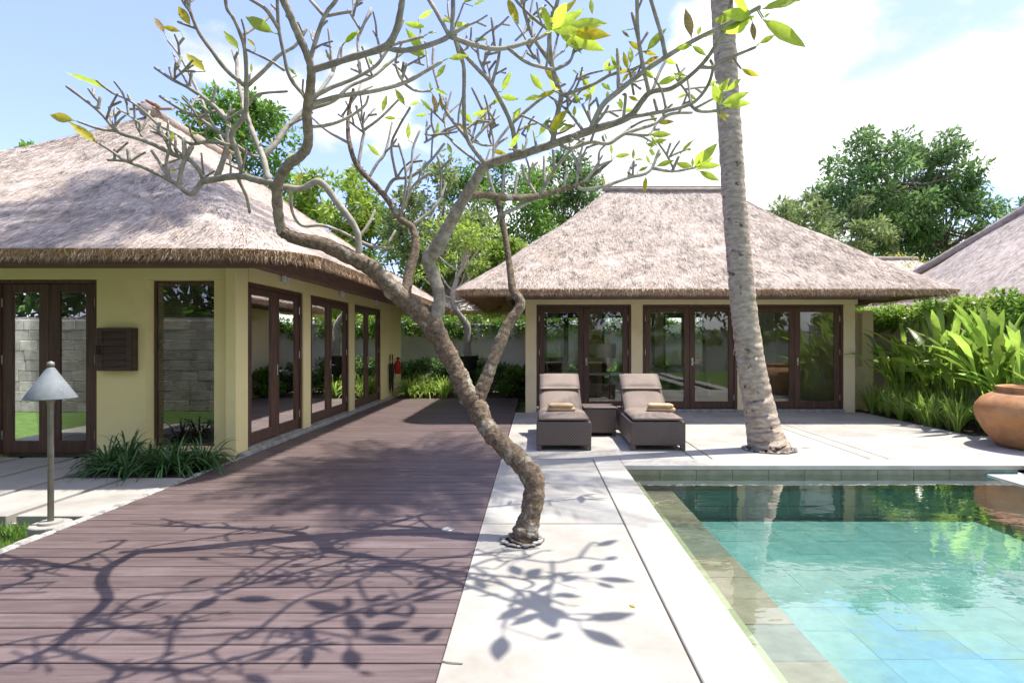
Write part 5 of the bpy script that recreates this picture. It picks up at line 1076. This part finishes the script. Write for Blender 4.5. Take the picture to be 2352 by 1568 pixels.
towel(1.84, 8.30, .488, -.10, 'tan folded towel lying on the lounger toward the palm')
# clay jar
jar = empty('clay_jar', (7.17, 8.05, 0), 'large round terracotta water jar with wide lip at the pool corner', 'jar')
MB().lathe([(.40, 0), (.475, .012), (.53, .07), (.63, .20), (.715, .36), (.752, .49), (.735, .60), (.66, .70), (.545, .765), (.49, .785), (.475, .805), (.495, .845), (.50, .865), (.47, .872), (.43, .85), (.42, .78), (.5, .70), (.6, .5)], (7.17, 8.05, 0), 48, cap=True).build('jar_body', 'clay', jar, smooth=True)
# path lamp
lp = empty('path_lamp', (-4.0, 4.67, 0), 'grey path lamp with conical metal shade on a slim post', 'lamp')
X, Y = -4.0, 4.67
MB().lathe([(.14, -.11), (.145, -.03), (.145, .0), (.138, .008), (.085, .008), (.082, .028), (.0, .03)], (X, Y, 0), 28).build('base', 'concrete', lp, smooth=False)
MB().lathe([(.022, .028), (.021, .90), (.022, .985), (.030, 1.02), (.044, 1.04), (.044, 1.06)], (X, Y, 0), 16).build('post', 'pole', lp, smooth=True)
sh = MB().lathe([(.176, 1.037), (.178, 1.037), (.179, 1.043), (.10, 1.17), (.030, 1.285), (.024, 1.293), (.0, 1.295)], (X, Y, 0), 36, cap=False).build('lamp_shade', 'lampmetal', lp, smooth=True)
MB().lathe([(.174, 1.038), (.095, 1.165), (.02, 1.28)], (X, Y, 0), 30, cap=False).build('shade_lining', 'white', sh, smooth=True)
MB().lathe([(.004, 1.29), (.020, 1.296), (.027, 1.315), (.024, 1.335), (.004, 1.345)], (X, Y, 0), 14).build('finial', 'pole', lp, smooth=True)
# deck light, terrace light, drain
for (x, y, lab) in ((-.71, 4.545, 'round steel recessed light set flush in the deck boards'), (3.85, 8.07, 'round grey inspection cap flush in the terrace near the palm')):
    t = empty('recessed_light' if x < 0 else 'floor_cap', (x, y, 0), lab, 'floor light' if x < 0 else 'cap')
    MB().lathe([(.056, .001), (.056, .005), (.050, .008), (.038, .008), (.036, .004)], (x, y, 0), 24).build('rim', 'steel' if x < 0 else 'concrete', t); MB().lathe([(.036, .002), (.034, .0055), (.001, .006)], (x, y, 0), 20).build('lens', 'kerb', t)
# wall box by the door
bxo = empty('wall_box', (-5.5, 7.44, 1.4), 'dark brown louvred timber wall box with black padlock', 'box')
MB().box(-5.73, -5.262, 7.40, 7.499, 1.125, 1.69, .006).build('carcass', 'box', bxo)
dm = MB(); dm.box(-5.725, -5.655, 7.378, 7.399, 1.13, 1.685, .004); dm.box(-5.345, -5.275, 7.378, 7.399, 1.13, 1.685, .004); dm.box(-5.654, -5.346, 7.379, 7.398, 1.64, 1.684, .004); dm.box(-5.654, -5.346, 7.379, 7.398, 1.131, 1.175, .004)
do = dm.build('box_door', 'box', bxo)
for q in range(5):
    z = 1.178+q*.0925
    MB().add([(-5.653, 7.376, z), (-5.347, 7.376, z), (-5.347, 7.396, z+.088), (-5.653, 7.396, z+.088), (-5.653, 7.388, z), (-5.347, 7.388, z), (-5.347, 7.399, z+.088), (-5.653, 7.399, z+.088)], [(0, 1, 2, 3), (5, 4, 7, 6), (0, 4, 5, 1), (3, 2, 6, 7)]).build('louvre', 'box', do)
lk = MB(); lk.box(-5.735, -5.66, 7.366, 7.377, 1.43, 1.455, .003); lk.box(-5.725, -5.665, 7.35, 7.376, 1.345, 1.40, .008); lk.tube([(-5.712, 7.363, 1.39), (-5.712, 7.363, 1.435), (-5.695, 7.363, 1.452), (-5.678, 7.363, 1.435), (-5.678, 7.363, 1.39)], .006, 6); lk.build('padlock', 'black', bxo)
# spot lights under the eave of the side wall
for i, (yy, wh) in enumerate(((8.71, 'nearest door of the side wall'), (11.27, 'middle door of the side wall'), (13.74, 'last door of the side wall'))):
    t = empty('wall_light', (WX, yy, 2.5), 'small white twin spot light under the eave above the '+wh, 'wall light', 'eave spot lights')
    MB().box(WX+.012, WX+.03, yy-.06, yy+.06, 2.42, 2.52, .004).build('mount', 'white', t)
    for s in (-1, 1): MB().lathe([(.034, 0), (.036, .01), (.036, .09), (.028, .10)], (WX+.075, yy+s*.055, 2.40+(.02 if s < 0 else 0)), 14).build('spot', 'white', t, smooth=False)
# umbrellas and extinguisher on the side wall
for i, yy in enumerate((15.02, 15.28)):
    t = empty('umbrella', (WX+.06, yy, .1), 'rolled black umbrella hung on the side wall'+(' next to the door' if i == 0 else ' next to the fire extinguisher'), 'umbrella', 'umbrellas on the side wall')
    MB().lathe([(.006, .10), (.008, .16), (.030, .30), (.040, .80), (.030, .93), (.012, .96), (.012, 1.02), (.018, 1.03), (.018, 1.16), (.010, 1.18)], (WX+.06, yy, 0), 10).build('canopy', 'black', t, smooth=True)
    MB().box(WX+.0, WX+.1, yy-.045, yy-.042, .86, .875).build('hook', 'black', t)
ex = empty('fire_extinguisher', (WX+.09, 15.75, .6), 'red fire extinguisher hung on the side wall beside umbrellas', 'extinguisher')
MB().lathe([(.07, .62), (.082, .64), (.082, .93), (.06, .985), (.028, 1.0), (.028, 1.03)], (WX+.09, 15.75, 0), 18).build('cylinder', 'red', ex, smooth=True)
MB().box(WX+.05, WX+.13, 15.735, 15.765, 1.03, 1.085, .006).build('valve', 'black', ex); MB().tube(smooth_path([(WX+.13, 15.75, 1.05), (WX+.19, 15.75, .98), (WX+.18, 15.75, .75)], 4), .011, 6).build('hose', 'black', ex)
MB().box(WX, WX+.02, 15.70, 15.80, .75, .9).build('bracket', 'black', ex)

# ------------------------------------------------------------------ inside the far villa
dk = empty('desk', (1.15, 13.2, .04), 'pale topped desk inside the far villa behind the left glass door', 'desk')
MB().box(.25, 2.05, 12.95, 13.5, .74, .80, .008).build('desk_top', 'fabric', dk)
for x in (.30, 1.15, 1.75): MB().box(x, x+.28, 13.0, 13.45, .04, .739, .006).build('pedestal', 'dark', dk)
def tlamp(x, y, z, label, s=1.0):
    t = empty('table_lamp', (x, y, z), label, 'lamp'); MB().lathe([(.09, 0), (.09, .015), (.03, .03), (.05, .12), (.025, .26), (.012, .30), (.012, .42)], (x, y, z), 16).build('lamp_base', 'dark', t, smooth=True)
    MB().lathe([(.20*s, .34), (.20*s, .34+.26*s), (.195*s, .34+.26*s), (.195*s, .34)], (x, y, z), 28, cap=False).build('lamp_shade', 'shade', t)
tlamp(1.62, 13.2, .80, 'cream shaded table lamp on the desk inside the far villa', 1.25)
ch = empty('desk_chair', (.55, 14.0, .04), 'dark chair at the desk inside the far villa', 'chair')
MB().box(.3, .75, 13.75, 14.2, .45, .5, .01).build('seat', 'dark', ch); MB().box(.3, .75, 14.2, 14.24, .5, 1.12, .01).build('backrest', 'dark', ch)
for x in (.31, .70):
    for y in (13.77, 14.15): MB().box(x, x+.04, y, y+.04, .04, .449).build('leg', 'dark', ch)
so = empty('sofa', (3.4, 15.4, .04), 'grey fabric sofa with loose cushions inside the far villa', 'sofa')
MB().box(2.5, 4.6, 15.0, 15.8, .08, .42, .03).build('seat', 'dark', so); MB().box(2.5, 4.6, 15.62, 15.85, .421, .86, .04).build('backrest', 'fabric', so)
for x in (2.42, 4.56): MB().box(x, x+.12, 15.0, 15.85, .06, .62, .03).build('armrest', 'fabric', so)
for q in range(4): MB().box(2.58+q*.5, 3.03+q*.5, 15.42, 15.60, .43, .86, .05).build('cushion', 'fabric', so)
lr = empty('life_ring', (1.62, 16.5, 1.3), 'orange life ring hanging inside the far villa by the back window', 'life ring')
pts = [(1.72+.22*math.cos(a), 16.53, 1.38+.28*math.sin(a)) for a in [2*math.pi*k/20 for k in range(21)]]; MB().tube(pts, .055, 8).build('ring', 'orange', lr, smooth=True)
wa = empty('wall_plaque', (6.1, 16.55, 1.6), 'round dark woven plaque on the inner wall behind the right glass door', 'plaque')
tv = MB().lathe([(.01, 0), (.25, .01), (.30, .03), (.28, .06), (.05, .05)], (0, 0, 0), 24); tv.v = [(6.15+v[0]*.75, 15.9-v[2], 1.75+v[1]) for v in tv.v]; tv.build('disc', 'wallart', wa, smooth=True)
MB().box(5.55, 6.74, 15.92, 16.0, .04, 2.65).build('inner_wall', 'inwall', v2)
tlamp(-5.45, 8.25, 1.35, 'cream shaded lamp behind the blind of the tall front window', 1.5)
sb = empty('sideboard', (-5.45, 8.3, .05), 'dark sideboard inside the near villa under the lamp', 'sideboard'); MB().box(-5.9, -4.9, 8.05, 8.55, .12, 1.31, .01).build('cabinet', 'dark', sb); MB().box(-5.92, -4.88, 8.03, 8.57, 1.311, 1.349, .006).build('counter', 'dark', sb)
for x in (-5.86, -4.98):
    for y in (8.08, 8.46): MB().box(x, x+.06, y, y+.06, .05, .119).build('leg', 'dark', sb)
